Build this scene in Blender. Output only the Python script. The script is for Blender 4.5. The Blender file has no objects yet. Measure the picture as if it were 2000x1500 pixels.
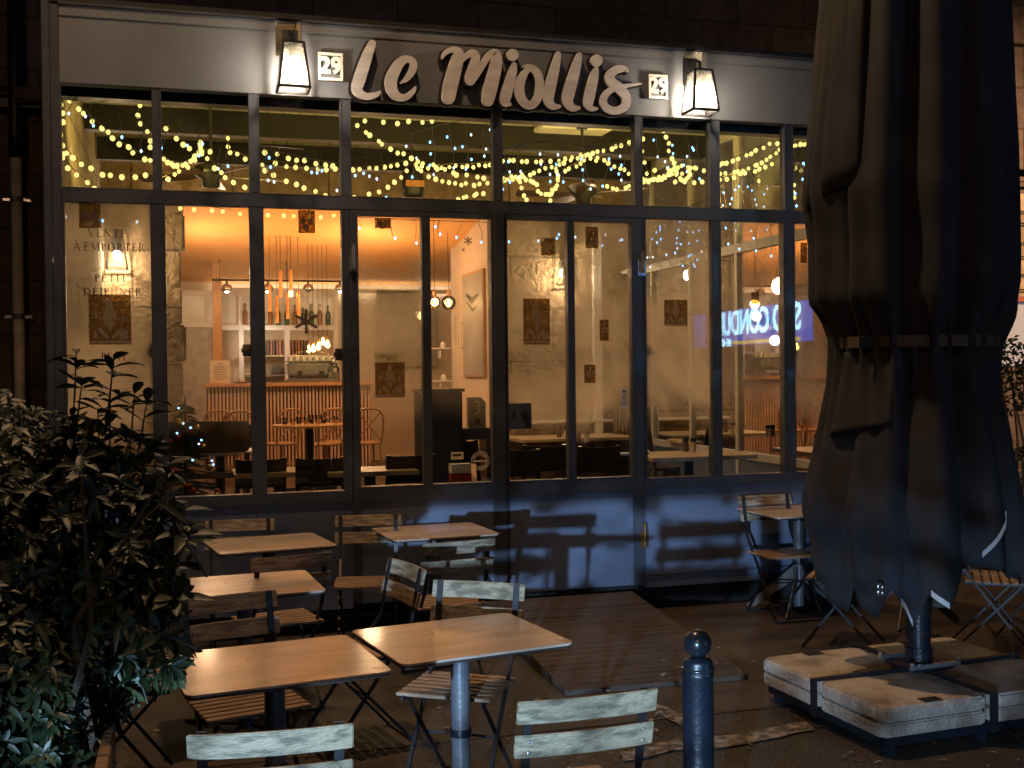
import bpy, bmesh, math, random
from mathutils import Vector, Matrix, Euler
random.seed(7)
C = bpy.context.scene.collection
PI = math.pi
# ---------------------------------------------------------------- camera
# world frame: X runs along the shop front, Y goes into the building, Z up, camera above the origin
YAW, PITCH, ROLL, FPX, EYE = 0.2834, -0.0128, -0.0109, 2191.2, 1.772
def rz2(x, y, a=YAW): return (x*math.cos(a)+y*math.sin(a), -x*math.sin(a)+y*math.cos(a))
def basis():
    f = Vector((0, math.cos(PITCH), math.sin(PITCH))); r = Vector((1, 0, 0)); u = r.cross(f)
    c, s = math.cos(ROLL), math.sin(ROLL)
    r2, u2 = r*c+u*s, u*c-r*s
    out = []
    for v in (r2, u2, f):
        x, y = rz2(v.x, v.y); out.append(Vector((x, y, v.z)))
    return out
RV, UV, FV = basis()
cam = bpy.data.cameras.new('camera'); camo = bpy.data.objects.new('camera', cam); C.objects.link(camo)
M3 = Matrix((RV, UV, -FV)).transposed()
camo.matrix_world = Matrix.Translation((0, 0, EYE)) @ M3.to_4x4()
cam.sensor_width = 36; cam.lens = 36*FPX/2000; cam.clip_start = 0.05; cam.clip_end = 400
bpy.context.scene.camera = camo
def ray(px, py): return RV*((px-1000)/FPX) + UV*((750-py)/FPX) + FV
def onY(px, py, Y):                     # point of the real plane Y = const
    d = ray(px, py); t = Y/d.y; return Vector((d.x*t, Y, EYE+d.z*t))
def onZ(px, py, z):
    d = ray(px, py); t = (z-EYE)/d.z; return Vector((d.x*t, d.y*t, z))
def onX(px, py, X):
    d = ray(px, py); t = X/d.x; return Vector((X, d.y*t, EYE+d.z*t))
def V(x, y, z=0):                       # camera-heading frame -> world frame
    a, b = rz2(x, y); return Vector((a, b, z))
# ---------------------------------------------------------------- world, lights, exposure
sc = bpy.context.scene
sc.view_settings.view_transform = 'Standard'; sc.view_settings.look = 'None'
sc.view_settings.exposure = 0; sc.view_settings.gamma = 1
sc.cycles.use_denoising = True
sc.cycles.max_bounces = 6; sc.cycles.transparent_max_bounces = 16
sc.cycles.sample_clamp_indirect = 4.0
sc.cycles.caustics_reflective = False; sc.cycles.caustics_refractive = False
w = bpy.data.worlds.new('World'); sc.world = w; w.use_nodes = True
nt = w.node_tree; bg = nt.nodes['Background']
sky = nt.nodes.new('ShaderNodeTexSky'); sky.sky_type = 'NISHITA'; sky.sun_disc = False
sky.sun_elevation = math.radians(-6); sky.sun_rotation = math.radians(200)
bg.inputs['Strength'].default_value = 0.05
nt.links.new(sky.outputs[0], bg.inputs['Color'])
def lamp(kind, name, loc, energy, color, size=0.1, target=None, **kw):
    l = bpy.data.lights.new(name, kind); l.energy = energy; l.color = color
    if kind == 'AREA':
        l.size = size
        if 'size_y' in kw: l.shape = 'RECTANGLE'; l.size_y = kw['size_y']
    else: l.shadow_soft_size = size
    if kind == 'SPOT':
        l.spot_size = kw.get('angle', 1.0); l.spot_blend = kw.get('blend', .3)
    o = bpy.data.objects.new(name, l); C.objects.link(o); o.location = loc
    if target is not None:
        o.rotation_euler = (Vector(target)-Vector(loc)).to_track_quat('-Z', 'Y').to_euler()
    return o
YF = 7.60                               # plane of the glazed front
SODIUM = (1.0, .60, .32); WARM = (1.0, .72, .42); COOL = (.42, .66, 1.0)
# sodium street lamp over the terrace, one further along the street, and a low cool shop light across the road
lamp('SPOT', 'street_lamp_light', (.5, 5.6, 8.5), 1050, SODIUM, .12, (.7, 5.2, 0), angle=1.9, blend=.5)
lamp('SPOT', 'front_fill_light', (-6, -11, 9.6), 850, SODIUM, .15, (1.0, 8, 2.0), angle=1.1, blend=.5)  # unseen lamp added behind the camera as weak warm front fill
lamp('SPOT', 'far_street_lamp_light', (12.2, 7.5, 6.0), 2600, SODIUM, .12, (11.0, 12.6, 2.5), angle=1.5, blend=1.0)
cool = lamp('SPOT', 'low_cool_light', V(-1.50, -4.0, 1.12), 6300, COOL, .045, V(.5, 7.5, .50), angle=1.7, blend=.1)
cl = cool.data; cl.use_nodes = True; n_ = cl.node_tree; em = n_.nodes['Emission']
def M_(op, a, b=None, c=None):
    m = n_.nodes.new('ShaderNodeMath'); m.operation = op
    for i, v in enumerate((a, b, c)):
        if v is None: continue
        if isinstance(v, (int, float)): m.inputs[i].default_value = v
        else: n_.links.new(v, m.inputs[i])
    return m.outputs[0]
def step_(v, lo, hi):
    m = n_.nodes.new('ShaderNodeMapRange'); m.interpolation_type = 'SMOOTHSTEP'; n_.links.new(v, m.inputs[0]); m.inputs[1].default_value = lo; m.inputs[2].default_value = hi; return m.outputs[0]
tc = n_.nodes.new('ShaderNodeTexCoord'); sp = n_.nodes.new('ShaderNodeSeparateXYZ'); n_.links.new(tc.outputs['Normal'], sp.inputs[0])
az = M_('ABSOLUTE', sp.outputs['Z']); u_ = M_('DIVIDE', sp.outputs['X'], az); v_ = M_('DIVIDE', sp.outputs['Y'], az)
top1 = M_('SUBTRACT', 1, step_(v_, .026, .030)); top2 = M_('SUBTRACT', 1, step_(v_, -.02, .10)); right_ = step_(u_, .10, .12)
topm = M_('ADD', M_('MULTIPLY', top1, M_('SUBTRACT', 1, right_)), M_('MULTIPLY', M_('MULTIPLY', top2, right_), .38))
faint = M_('MULTIPLY', M_('SUBTRACT', 1, step_(v_, .040, .048)), .10)
boxc = M_('MULTIPLY', M_('MULTIPLY', step_(u_, .020, .023), M_('SUBTRACT', 1, step_(u_, .085, .088))), M_('MULTIPLY', M_('SUBTRACT', 1, step_(v_, -.012, -.009)), step_(v_, -.034, -.030)))
boxl = M_('MULTIPLY', M_('SUBTRACT', 1, step_(u_, -.075, -.072)), M_('SUBTRACT', 1, step_(v_, .004, .006)))
nz = n_.nodes.new('ShaderNodeTexNoise'); nz.inputs['Scale'].default_value = 1; nz.inputs['Detail'].default_value = 3
cbv = n_.nodes.new('ShaderNodeCombineXYZ'); n_.links.new(M_('MULTIPLY', u_, 38), cbv.inputs[0]); n_.links.new(M_('MULTIPLY', v_, 55), cbv.inputs[1]); n_.links.new(cbv.outputs[0], nz.inputs['Vector'])
left_ = M_('MULTIPLY_ADD', step_(u_, -.15, -.11), .7, .3)
dap = M_('MULTIPLY_ADD', step_(nz.outputs['Fac'], .40, .45), .88, .12)
msk = M_('MULTIPLY', M_('MAXIMUM', topm, faint), M_('MULTIPLY', M_('SUBTRACT', 1, M_('MULTIPLY', boxc, .96)), M_('SUBTRACT', 1, M_('MULTIPLY', boxl, .9))))
n_.links.new(M_('MULTIPLY', M_('MULTIPLY', msk, left_), dap), em.inputs['Strength'])      # beam pattern drawn into the lamp, imitating shadows of unmodelled things in the street
# ---------------------------------------------------------------- materials
def mat(name, col, rough=.6, metal=0, var=.15, scale=8, bump=0, bscale=40, stretch=(1,1,1), spec=.5, col2=None, coat=0, edge=(.35,.65), trans=0):
    m = bpy.data.materials.new(name); m.use_nodes = True; t = m.node_tree; b = t.nodes['Principled BSDF']
    tcn = t.nodes.new('ShaderNodeTexCoord'); mp = t.nodes.new('ShaderNodeMapping'); mp.inputs['Scale'].default_value = stretch
    t.links.new(tcn.outputs['Object'], mp.inputs[0])
    n = t.nodes.new('ShaderNodeTexNoise'); n.inputs['Scale'].default_value = scale; n.inputs['Detail'].default_value = 6
    t.links.new(mp.outputs[0], n.inputs['Vector'])
    r = t.nodes.new('ShaderNodeValToRGB'); r.color_ramp.elements[0].position = edge[0]; r.color_ramp.elements[1].position = edge[1]
    c2 = col2 or tuple(min(1, c*(1+var)) for c in col); c1 = tuple(c*(1-var) for c in col) if not col2 else col
    r.color_ramp.elements[0].color = (*c1, 1); r.color_ramp.elements[1].color = (*c2, 1)
    t.links.new(n.outputs['Fac'], r.inputs[0]); t.links.new(r.outputs[0], b.inputs['Base Color'])
    b.inputs['Roughness'].default_value = rough; b.inputs['Metallic'].default_value = metal
    b.inputs['Specular IOR Level'].default_value = spec
    if coat: b.inputs['Coat Weight'].default_value = coat; b.inputs['Coat Roughness'].default_value = .12
    if bump:
        n2 = t.nodes.new('ShaderNodeTexNoise'); n2.inputs['Scale'].default_value = bscale; n2.inputs['Detail'].default_value = 5
        t.links.new(mp.outputs[0], n2.inputs['Vector'])
        bp = t.nodes.new('ShaderNodeBump'); bp.inputs['Strength'].default_value = bump; bp.inputs['Distance'].default_value = .02
        t.links.new(n2.outputs['Fac'], bp.inputs['Height']); t.links.new(bp.outputs[0], b.inputs['Normal'])
    return m
def emit(name, col, s, base=(0,0,0)):
    m = bpy.data.materials.new(name); m.use_nodes = True; b = m.node_tree.nodes['Principled BSDF']
    b.inputs['Base Color'].default_value = (*base, 1); b.inputs['Emission Color'].default_value = (*col, 1); b.inputs['Emission Strength'].default_value = s
    return m
def glassmat(name, fog=False):
    m = bpy.data.materials.new(name); m.use_nodes = True; t = m.node_tree; t.nodes.clear()
    out = t.nodes.new('ShaderNodeOutputMaterial'); tr = t.nodes.new('ShaderNodeBsdfTransparent'); tr.inputs[0].default_value = (.96, .96, .94, 1)
    gl = t.nodes.new('ShaderNodeBsdfGlossy'); gl.inputs['Roughness'].default_value = .015
    fr = t.nodes.new('ShaderNodeFresnel'); fr.inputs[0].default_value = 1.62
    mx = t.nodes.new('ShaderNodeMixShader'); t.links.new(fr.outputs[0], mx.inputs[0]); t.links.new(tr.outputs[0], mx.inputs[1]); t.links.new(gl.outputs[0], mx.inputs[2])
    last = mx
    if fog:
        tcn = t.nodes.new('ShaderNodeTexCoord'); n = t.nodes.new('ShaderNodeTexNoise'); n.inputs['Scale'].default_value = 1.25; n.inputs['Detail'].default_value = 5; n.inputs['Roughness'].default_value = .5; n.inputs['Distortion'].default_value = .3
        t.links.new(tcn.outputs['Object'], n.inputs['Vector'])
        ra = t.nodes.new('ShaderNodeMapRange'); ra.inputs[1].default_value = .34; ra.inputs[2].default_value = .60
        t.links.new(n.outputs['Fac'], ra.inputs[0])
        s = t.nodes.new('ShaderNodeSeparateXYZ'); t.links.new(tcn.outputs['Object'], s.inputs[0])
        nz = t.nodes.new('ShaderNodeMath'); nz.operation = 'MULTIPLY_ADD'; nz.inputs[1].default_value = .9; t.links.new(n.outputs['Fac'], nz.inputs[0]); t.links.new(s.outputs['Z'], nz.inputs[2])
        z1 = t.nodes.new('ShaderNodeMapRange'); z1.inputs[1].default_value = 1.78; z1.inputs[2].default_value = 2.05
        t.links.new(nz.outputs[0], z1.inputs[0])
        at = t.nodes.new('ShaderNodeAttribute'); at.attribute_type = 'OBJECT'; at.attribute_name = 'fog'
        a = t.nodes.new('ShaderNodeMath'); a.operation = 'MULTIPLY'; t.links.new(ra.outputs[0], a.inputs[0]); t.links.new(z1.outputs[0], a.inputs[1])
        a2 = t.nodes.new('ShaderNodeMath'); a2.operation = 'MULTIPLY'; t.links.new(a.outputs[0], a2.inputs[0]); t.links.new(at.outputs['Fac'], a2.inputs[1])
        tl = t.nodes.new('ShaderNodeBsdfTranslucent'); tl.inputs[0].default_value = (.90, .75, .59, 1)
        df = t.nodes.new('ShaderNodeBsdfDiffuse'); df.inputs[0].default_value = (.5, .5, .5, 1)
        m2 = t.nodes.new('ShaderNodeMixShader'); m2.inputs[0].default_value = .25; t.links.new(tl.outputs[0], m2.inputs[1]); t.links.new(df.outputs[0], m2.inputs[2])
        m3 = t.nodes.new('ShaderNodeMixShader'); t.links.new(a2.outputs[0], m3.inputs[0]); t.links.new(mx.outputs[0], m3.inputs[1]); t.links.new(m2.outputs[0], m3.inputs[2])
        last = m3
    t.links.new(last.outputs[0], out.inputs[0]); return m
def brickmat(name, col, mortar, bw, bh, rough=.85, bump=.5, ms=.012, var=.25, axis='XZ'):
    m = mat(name, col, rough, var=var, scale=6, bump=0); t = m.node_tree; b = t.nodes['Principled BSDF']
    ramp = [n for n in t.nodes if n.type == 'VALTORGB'][0]
    tcn = t.nodes.new('ShaderNodeTexCoord'); s = t.nodes.new('ShaderNodeSeparateXYZ'); cb = t.nodes.new('ShaderNodeCombineXYZ')
    t.links.new(tcn.outputs['Object'], s.inputs[0])
    t.links.new(s.outputs['X' if axis[0] == 'X' else 'Y'], cb.inputs[0]); t.links.new(s.outputs['Z' if axis[1] == 'Z' else 'Y'], cb.inputs[1])
    br = t.nodes.new('ShaderNodeTexBrick'); br.inputs['Scale'].default_value = 1; br.inputs['Brick Width'].default_value = bw; br.inputs['Row Height'].default_value = bh
    br.inputs['Mortar Size'].default_value = ms; br.inputs['Mortar Smooth'].default_value = .3
    br.inputs['Color1'].default_value = (.75,.75,.75,1); br.inputs['Color2'].default_value = (1.15,1.15,1.15,1); br.inputs['Mortar'].default_value = (*[mortar]*3, 1)
    t.links.new(cb.outputs[0], br.inputs['Vector'])
    mu = t.nodes.new('ShaderNodeMix'); mu.data_type = 'RGBA'; mu.blend_type = 'MULTIPLY'; mu.inputs[0].default_value = 1
    t.links.new(ramp.outputs[0], mu.inputs[6]); t.links.new(br.outputs['Color'], mu.inputs[7]); t.links.new(mu.outputs[2], b.inputs['Base Color'])
    n2 = t.nodes.new('ShaderNodeTexNoise'); n2.inputs['Scale'].default_value = 16; n2.inputs['Detail'].default_value = 8; t.links.new(tcn.outputs['Object'], n2.inputs['Vector'])
    ad = t.nodes.new('ShaderNodeMath'); ad.operation = 'MULTIPLY_ADD'; ad.inputs[1].default_value = -1.4; t.links.new(br.outputs['Fac'], ad.inputs[0]); t.links.new(n2.outputs['Fac'], ad.inputs[2])
    bp = t.nodes.new('ShaderNodeBump'); bp.inputs['Strength'].default_value = bump; bp.inputs['Distance'].default_value = .04
    t.links.new(ad.outputs[0], bp.inputs['Height']); t.links.new(bp.outputs[0], b.inputs['Normal'])
    return m
def filmmat(name, tint, clear, col):
    m = bpy.data.materials.new(name); m.use_nodes = True; t = m.node_tree; t.nodes.clear(); out = t.nodes.new('ShaderNodeOutputMaterial')
    tr = t.nodes.new('ShaderNodeBsdfTransparent'); tr.inputs[0].default_value = (*tint, 1); tl = t.nodes.new('ShaderNodeBsdfTranslucent'); tl.inputs[0].default_value = (*col, 1)
    df = t.nodes.new('ShaderNodeBsdfDiffuse'); df.inputs[0].default_value = (*[c*.6 for c in col], 1); a = t.nodes.new('ShaderNodeMixShader'); a.inputs[0].default_value = .4
    n = t.nodes.new('ShaderNodeTexNoise'); n.inputs['Scale'].default_value = 55; n.inputs['Detail'].default_value = 4; tcn = t.nodes.new('ShaderNodeTexCoord'); t.links.new(tcn.outputs['Object'], n.inputs['Vector'])
    r = t.nodes.new('ShaderNodeMapRange'); r.inputs[1].default_value = .35; r.inputs[2].default_value = .65; r.inputs[3].default_value = min(1, 1-clear+.25); r.inputs[4].default_value = max(0, 1-clear-.25); t.links.new(n.outputs['Fac'], r.inputs[0])
    t.links.new(tl.outputs[0], a.inputs[1]); t.links.new(df.outputs[0], a.inputs[2]); b = t.nodes.new('ShaderNodeMixShader'); t.links.new(r.outputs[0], b.inputs[0]); t.links.new(tr.outputs[0], b.inputs[1]); t.links.new(a.outputs[0], b.inputs[2]); t.links.new(b.outputs[0], out.inputs[0]); return m
FROST = filmmat('lightly_frosted_glass', (1,1,1), .965, (.95,.9,.8))
METAL = mat('grey_painted_steel', (.042,.048,.064), .38, 0, .28, 2.5, .06, 300)
METAL2 = mat('fascia_grey_sheet', (.135,.150,.178), .42, 0, .14, 2, .05, 200, (1,1,.15))
BLACK = mat('black_metal', (.012,.012,.013), .45, 0, .2, 20)
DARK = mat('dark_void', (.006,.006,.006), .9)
LETTER = mat('weathered_letter_wood', (.56,.555,.57), .6, 0, .12, 5, .25, 60, (1,1,4))
STONE = brickmat('ochre_stone_blocks', (.33,.235,.15), .45, 1.05, .62, .8, .9)
WALLS = brickmat('dark_street_stone', (.14,.10,.085), .5, .95, .55, .85, .6)
PIERM = brickmat('pale_rusticated_stone', (.42,.33,.22), .25, 3.0, .42, .8, .8, .03)
CEILM = mat('glossy_white_ceiling_boards', (.62,.60,.50), .14, 0, .05, 2)
PLASTER = mat('cream_plaster', (.72,.60,.46), .8, 0, .05, 1.5, .1, 60)
ORANGE = mat('orange_painted_ceiling', (.85,.44,.15), .8, 0, .05, 1)
WHITE = mat('white_paint', (.75,.73,.70), .5, 0, .05, 4)
FLOORM = mat('interior_floor', (.10,.075,.055), .4, 0, .3, 3)
GROUNDM = mat('street_asphalt', (.020,.016,.013), .62, 0, .5, 2.2, .9, 55, col2=(.050,.039,.030))
PAVEM = mat('worn_terrace_paving', (.028,.021,.016), .5, 0, .4, 1.4, .5, 30, (1,3,1), col2=(.070,.052,.038))
DECKM = mat('weathered_deck_boards', (.028,.018,.012), .6, 0, .5, 3.5, .9, 22, (.35,7,1), col2=(.085,.055,.036), edge=(.3,.75))
LINEM = mat('worn_white_road_paint', (.06,.05,.04), .7, 0, .4, 16, .4, 60, col2=(.25,.21,.17), edge=(.44,.60))
TOPM = mat('beige_laminate_tabletop', (.42,.325,.255), .30, 0, .20, 2.6, .03, 90, (1,4,1), coat=.25)
def wear(m, sc_, lo, hi):
    t = m.node_tree; b = t.nodes['Principled BSDF']; tcn = t.nodes.new('ShaderNodeTexCoord'); n = t.nodes.new('ShaderNodeTexNoise'); n.inputs['Scale'].default_value = sc_; n.inputs['Detail'].default_value = 8; n.inputs['Distortion'].default_value = .8
    r = t.nodes.new('ShaderNodeMapRange'); r.inputs[1].default_value = .35; r.inputs[2].default_value = .65; r.inputs[3].default_value = lo; r.inputs[4].default_value = hi
    t.links.new(tcn.outputs['Object'], n.inputs['Vector']); t.links.new(n.outputs['Fac'], r.inputs[0]); t.links.new(r.outputs[0], b.inputs['Roughness'])
wear(TOPM, 5, .27, .36); wear(METAL, 5, .28, .60); wear(METAL2, 3, .34, .58)
def vary(m):       # each object shifts the pattern so copies do not repeat it
    t = m.node_tree; oi = t.nodes.new('ShaderNodeObjectInfo'); mu = t.nodes.new('ShaderNodeMath'); mu.operation = 'MULTIPLY'; mu.inputs[1].default_value = 57
    t.links.new(oi.outputs['Random'], mu.inputs[0]); cb = t.nodes.new('ShaderNodeCombineXYZ')
    for i in range(3): t.links.new(mu.outputs[0], cb.inputs[i])
    for n in t.nodes:
        if n.type == 'MAPPING': t.links.new(cb.outputs[0], n.inputs['Location'])
vary(TOPM)
EDGEM = mat('dark_table_edge', (.03,.022,.018), .5)
POLEM = mat('galvanised_grey_pole', (.12,.125,.135), .40, .2, .15, 14, .1, 60)
SLATM = mat('weathered_chair_slat', (.15,.10,.06), .6, 0, .3, 9, .4, 40, (1.2,7,7), col2=(.34,.28,.19), edge=(.38,.62))
SLATP = mat('peeling_pale_green_slat', (.12,.105,.065), .6, 0, .3, 9, .4, 40, (1.5,5,5), col2=(.30,.25,.16), edge=(.36,.56))
SEATM = mat('brown_seat_slat', (.20,.115,.06), .5, 0, .3, 8, .3, 40, (1,8,8), col2=(.36,.24,.15))
for m_ in (SLATM, SLATP, SEATM): vary(m_)
FABRIC = mat('charcoal_parasol_canvas', (.027,.028,.034), .85, 0, .28, 5, .25, 500)
BELTM = mat('brown_parasol_strap', (.10,.075,.05), .7)
TRIM = mat('white_canvas_trim', (.55,.56,.58), .6)
BLUEM = mat('dark_blue_enamel', (.007,.011,.019), .36, 0, .15, 8, .12, 60)
NAVY = mat('dark_green_black_enamel', (.012,.016,.02), .25, 0, .2, 8)
SLABM = mat('cast_stone_slab', (.20,.16,.12), .75, 0, .2, 4.5, .6, 60, col2=(.44,.38,.31), edge=(.36,.56))
LEAFM = mat('dark_glossy_leaf', (.009,.017,.005), .50, 0, .5, 3, .1, 60, col2=(.032,.046,.014))
LEAF2 = mat('variegated_leaf', (.008,.018,.006), .50, 0, .5, 3, 0, 60, col2=(.035,.055,.022))
STEMM = mat('shrub_stem_bark', (.05,.035,.022), .8)
PLANTM = mat('planter_wood', (.22,.12,.05), .6, 0, .3, 5, .3, 40, (1,1,6))
WOODO = mat('honey_wood', (.52,.27,.11), .4, 0, .15, 5, .1, 40, (8,8,1))
WOODP = mat('pale_wood_tabletop', (.44,.33,.20), .32, 0, .15, 4, .1, 40, (1,6,1))
WOODD = mat('dark_stained_wood', (.035,.022,.016), .35, 0, .2, 6)
CANE = mat('bentwood_orange', (.42,.23,.11), .35, 0, .1, 6)
SLATR = mat('bar_front_slat', (.62,.42,.31), .45, 0, .1, 6)
REDB = mat('dark_red_backing', (.13,.03,.015), .7)
CHROME = mat('brushed_steel', (.6,.6,.62), .25, .9, .1, 8)
WIREW = mat('white_cable', (.45,.38,.30), .6)
WIREG = mat('clear_brown_cable', (.30,.24,.12), .6)
BRASSD = mat('tarnished_brass', (.16,.09,.03), .5, .6)
BRASS = mat('copper_lamp_tube', (.75,.33,.12), .3, .7)
CUPM = mat('white_porcelain', (.8,.8,.78), .25)
PAPER = mat('cream_card', (.62,.52,.38), .8, 0, .08, 20)
KRAFT = mat('brown_kraft_bag', (.20,.14,.09), .8)
INKM = mat('dark_lettering', (.04,.025,.015), .7)
DECALD = filmmat('sepia_window_print', (.60,.48,.30), .62, (.32,.25,.15))
DECALW = filmmat('white_window_paint', (.9,.85,.75), .25, (.85,.78,.65))
SNOWB = mat('brown_snowflake_film', (.12,.07,.04), .7)
XMASM = mat('fir_needle', (.015,.028,.012), .7, 0, .4, 6)
REDBALL = mat('red_bauble', (.35,.02,.01), .2, .3)
GOLDBALL = mat('gold_bauble', (.6,.4,.08), .2, .8)
GLASS = glassmat('clear_glass'); FOG = glassmat('steamed_window_glass', True)
YBULB = emit('yellow_bulb_glow', (1, .84, .26), 1.4, (.5,.4,.1)); BLED = emit('cool_led_glow', (.22,.55,1.0), 4); WLED = emit('white_led_glow', (.7,.85,1), 2.2)
LANT = emit('lantern_bulb_glow', (1, .82, .55), 60); FIL = emit('filament_glow', (1,.55,.14), 22); COVE = emit('cove_led_glow', (1,.80,.55), 9)
SIGNTXT = emit('lit_sign_lettering', (.35,.75,1), 34); SIGNBG = emit('lit_sign_panel', (.01,.11,.85), 9); SIGNY = emit('lit_yellow_stripe', (1,.75,.1), 9)
SHOPG = emit('lit_shop_window', (.45,.62,.85), .16, (.4,.4,.4)); SHOPR = emit('lit_shop_band', (.6,.10,.05), .12, (.3,.1,.08))
# ---------------------------------------------------------------- mesh helpers
class MB:
    def __init__(s): s.v = []; s.f = []
    def add(s, vs, fs):
        n = len(s.v); s.v += [tuple(v) for v in vs]; s.f += [tuple(i+n for i in f) for f in fs]; return s
    def box(s, x0, x1, y0, y1, z0, z1):
        return s.add([(x0,y0,z0),(x1,y0,z0),(x1,y1,z0),(x0,y1,z0),(x0,y0,z1),(x1,y0,z1),(x1,y1,z1),(x0,y1,z1)],
                     [(0,3,2,1),(4,5,6,7),(0,1,5,4),(1,2,6,5),(2,3,7,6),(3,0,4,7)])
    def bar(s, a, b, w_, h_, up=(0,0,1)):
        a, b = Vector(a), Vector(b); d = (b-a).normalized(); u = Vector(up)
        if abs(d.dot(u)) > .98: u = Vector((0,1,0))
        x = d.cross(u).normalized(); y = x.cross(d).normalized(); x *= w_/2; y *= h_/2
        vs = [a-x-y, a+x-y, a+x+y, a-x+y, b-x-y, b+x-y, b+x+y, b-x+y]
        return s.add(vs, [(0,3,2,1),(4,5,6,7),(0,1,5,4),(1,2,6,5),(2,3,7,6),(3,0,4,7)])
    def tube(s, pts, r, n=8, cap=True):
        pts = [Vector(p) for p in pts]; rs = r if isinstance(r, (list, tuple)) else [r]*len(pts); vs = []; fs = []
        prev = None
        for i, p in enumerate(pts):
            d = (pts[min(i+1, len(pts)-1)]-pts[max(i-1, 0)]).normalized()
            if prev is None:
                u = Vector((0,0,1)) if abs(d.z) < .9 else Vector((1,0,0)); x = d.cross(u).normalized()
            else: x = (prev - d*prev.dot(d)).normalized()
            prev = x; y = d.cross(x)
            for k in range(n):
                a = 2*PI*k/n; vs.append(p+(x*math.cos(a)+y*math.sin(a))*rs[i])
        for i in range(len(pts)-1):
            for k in range(n):
                k2 = (k+1) % n; fs.append((i*n+k, i*n+k2, (i+1)*n+k2, (i+1)*n+k))
        if cap: fs.append(tuple(range(n))[::-1]); fs.append(tuple((len(pts)-1)*n+k for k in range(n)))
        return s.add(vs, fs)
    def lathe(s, prof, c=(0,0,0), n=16):
        vs = []; fs = []; c = Vector(c)
        for r, z in prof:
            for k in range(n): a = 2*PI*k/n; vs.append(c+Vector((r*math.cos(a), r*math.sin(a), z)))
        for i in range(len(prof)-1):
            for k in range(n): k2 = (k+1) % n; fs.append((i*n+k, i*n+k2, (i+1)*n+k2, (i+1)*n+k))
        fs.append(tuple(range(n))[::-1]); fs.append(tuple((len(prof)-1)*n+k for k in range(n)))
        return s.add(vs, fs)
    def sphere(s, c, r, n=12, m=8, sz=1):
        return s.lathe([(max(1e-4, r*math.sin(PI*i/m)), -r*sz*math.cos(PI*i/m)) for i in range(m+1)], c, n)
    def prism(s, pts, d):                 # pts: 3-D outline, d: extrusion vector
        n = len(pts); d = Vector(d); a = [Vector(p) for p in pts]
        return s.add(a+[p+d for p in a], [tuple(range(n)), tuple(range(2*n-1, n-1, -1))]+[(i, i+n, (i+1) % n+n, (i+1) % n) for i in range(n)])
    def quad(s, a, b, c, d): return s.add([a, b, c, d], [(0,1,2,3)])
    def xform(s, M): s.v = [tuple(M @ Vector(v)) for v in s.v]; return s
    def build(s, name, m, parent=None, smooth=False, bevel=0, **props):
        me = bpy.data.meshes.new(name); me.from_pydata(s.v, [], s.f)
        bm = bmesh.new(); bm.from_mesh(me); bmesh.ops.recalc_face_normals(bm, faces=bm.faces)
        if bevel: bmesh.ops.bevel(bm, geom=[e for e in bm.edges if len(e.link_faces) == 2 and e.calc_face_angle(0) > .6], offset=bevel, segments=2, affect='EDGES', clamp_overlap=True)
        bm.to_mesh(me); bm.free(); me.materials.append(m)
        if smooth:
            for p in me.polygons: p.use_smooth = True
        me.update(); o = bpy.data.objects.new(name, me); C.objects.link(o)
        if parent: o.parent = parent
        for k, v in props.items(): o[k] = v
        return o
def tag(o, label=None, cat=None, group=None, kind=None):
    if label: o['label'] = label
    if cat: o['category'] = cat
    if group: o['group'] = group
    if kind: o['kind'] = kind
    return o
def thing(name, label, cat, loc=(0,0,0), rz=0, group=None):
    o = bpy.data.objects.new(name, None); C.objects.link(o); o.empty_display_size = .1
    o.location = loc; o.rotation_euler = (0, 0, rz); return tag(o, label, cat, group)
def struct(name, mb, m, **k): o = mb.build(name, m, **k); o['kind'] = 'structure'; return o
def dup(root, loc, rz, label, group=None):
    r = root.copy(); C.objects.link(r); r.location = loc; r.rotation_euler = (0, 0, rz); r['label'] = label
    if group: r['group'] = group
    for ch in list(root.children):
        c = ch.copy(); C.objects.link(c); c.parent = r
        for g in list(ch.children):
            d = g.copy(); C.objects.link(d); d.parent = c
    return r
def catmull(pts, k=6):
    P = [pts[0]]+list(pts)+[pts[-1]]; out = []
    for i in range(1, len(P)-2):
        for j in range(k):
            t = j/k; out.append(tuple(.5*((2*b)+(c-a)*t+(2*a-5*b+4*c-d)*t*t+(-a+3*b-3*c+d)*t**3) for a, b, c, d in zip(P[i-1], P[i], P[i+1], P[i+2])))
    out.append(tuple(pts[-1])); return out
def textmesh(body, size, extrude, m, name, parent=None, offset=0.0, align='CENTER'):
    cu = bpy.data.curves.new('lettering', 'FONT'); cu.body = body; cu.size = size; cu.extrude = extrude; cu.offset = offset; cu.align_x = align; cu.align_y = 'CENTER'
    o = bpy.data.objects.new('tmp', cu); C.objects.link(o); bpy.context.view_layer.update()
    me = bpy.data.meshes.new_from_object(o.evaluated_get(bpy.context.evaluated_depsgraph_get())); bpy.data.objects.remove(o)
    me.name = name; me.materials.clear(); me.materials.append(m); r = bpy.data.objects.new(name, me); C.objects.link(r)
    if parent: r.parent = parent
    return r
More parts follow.
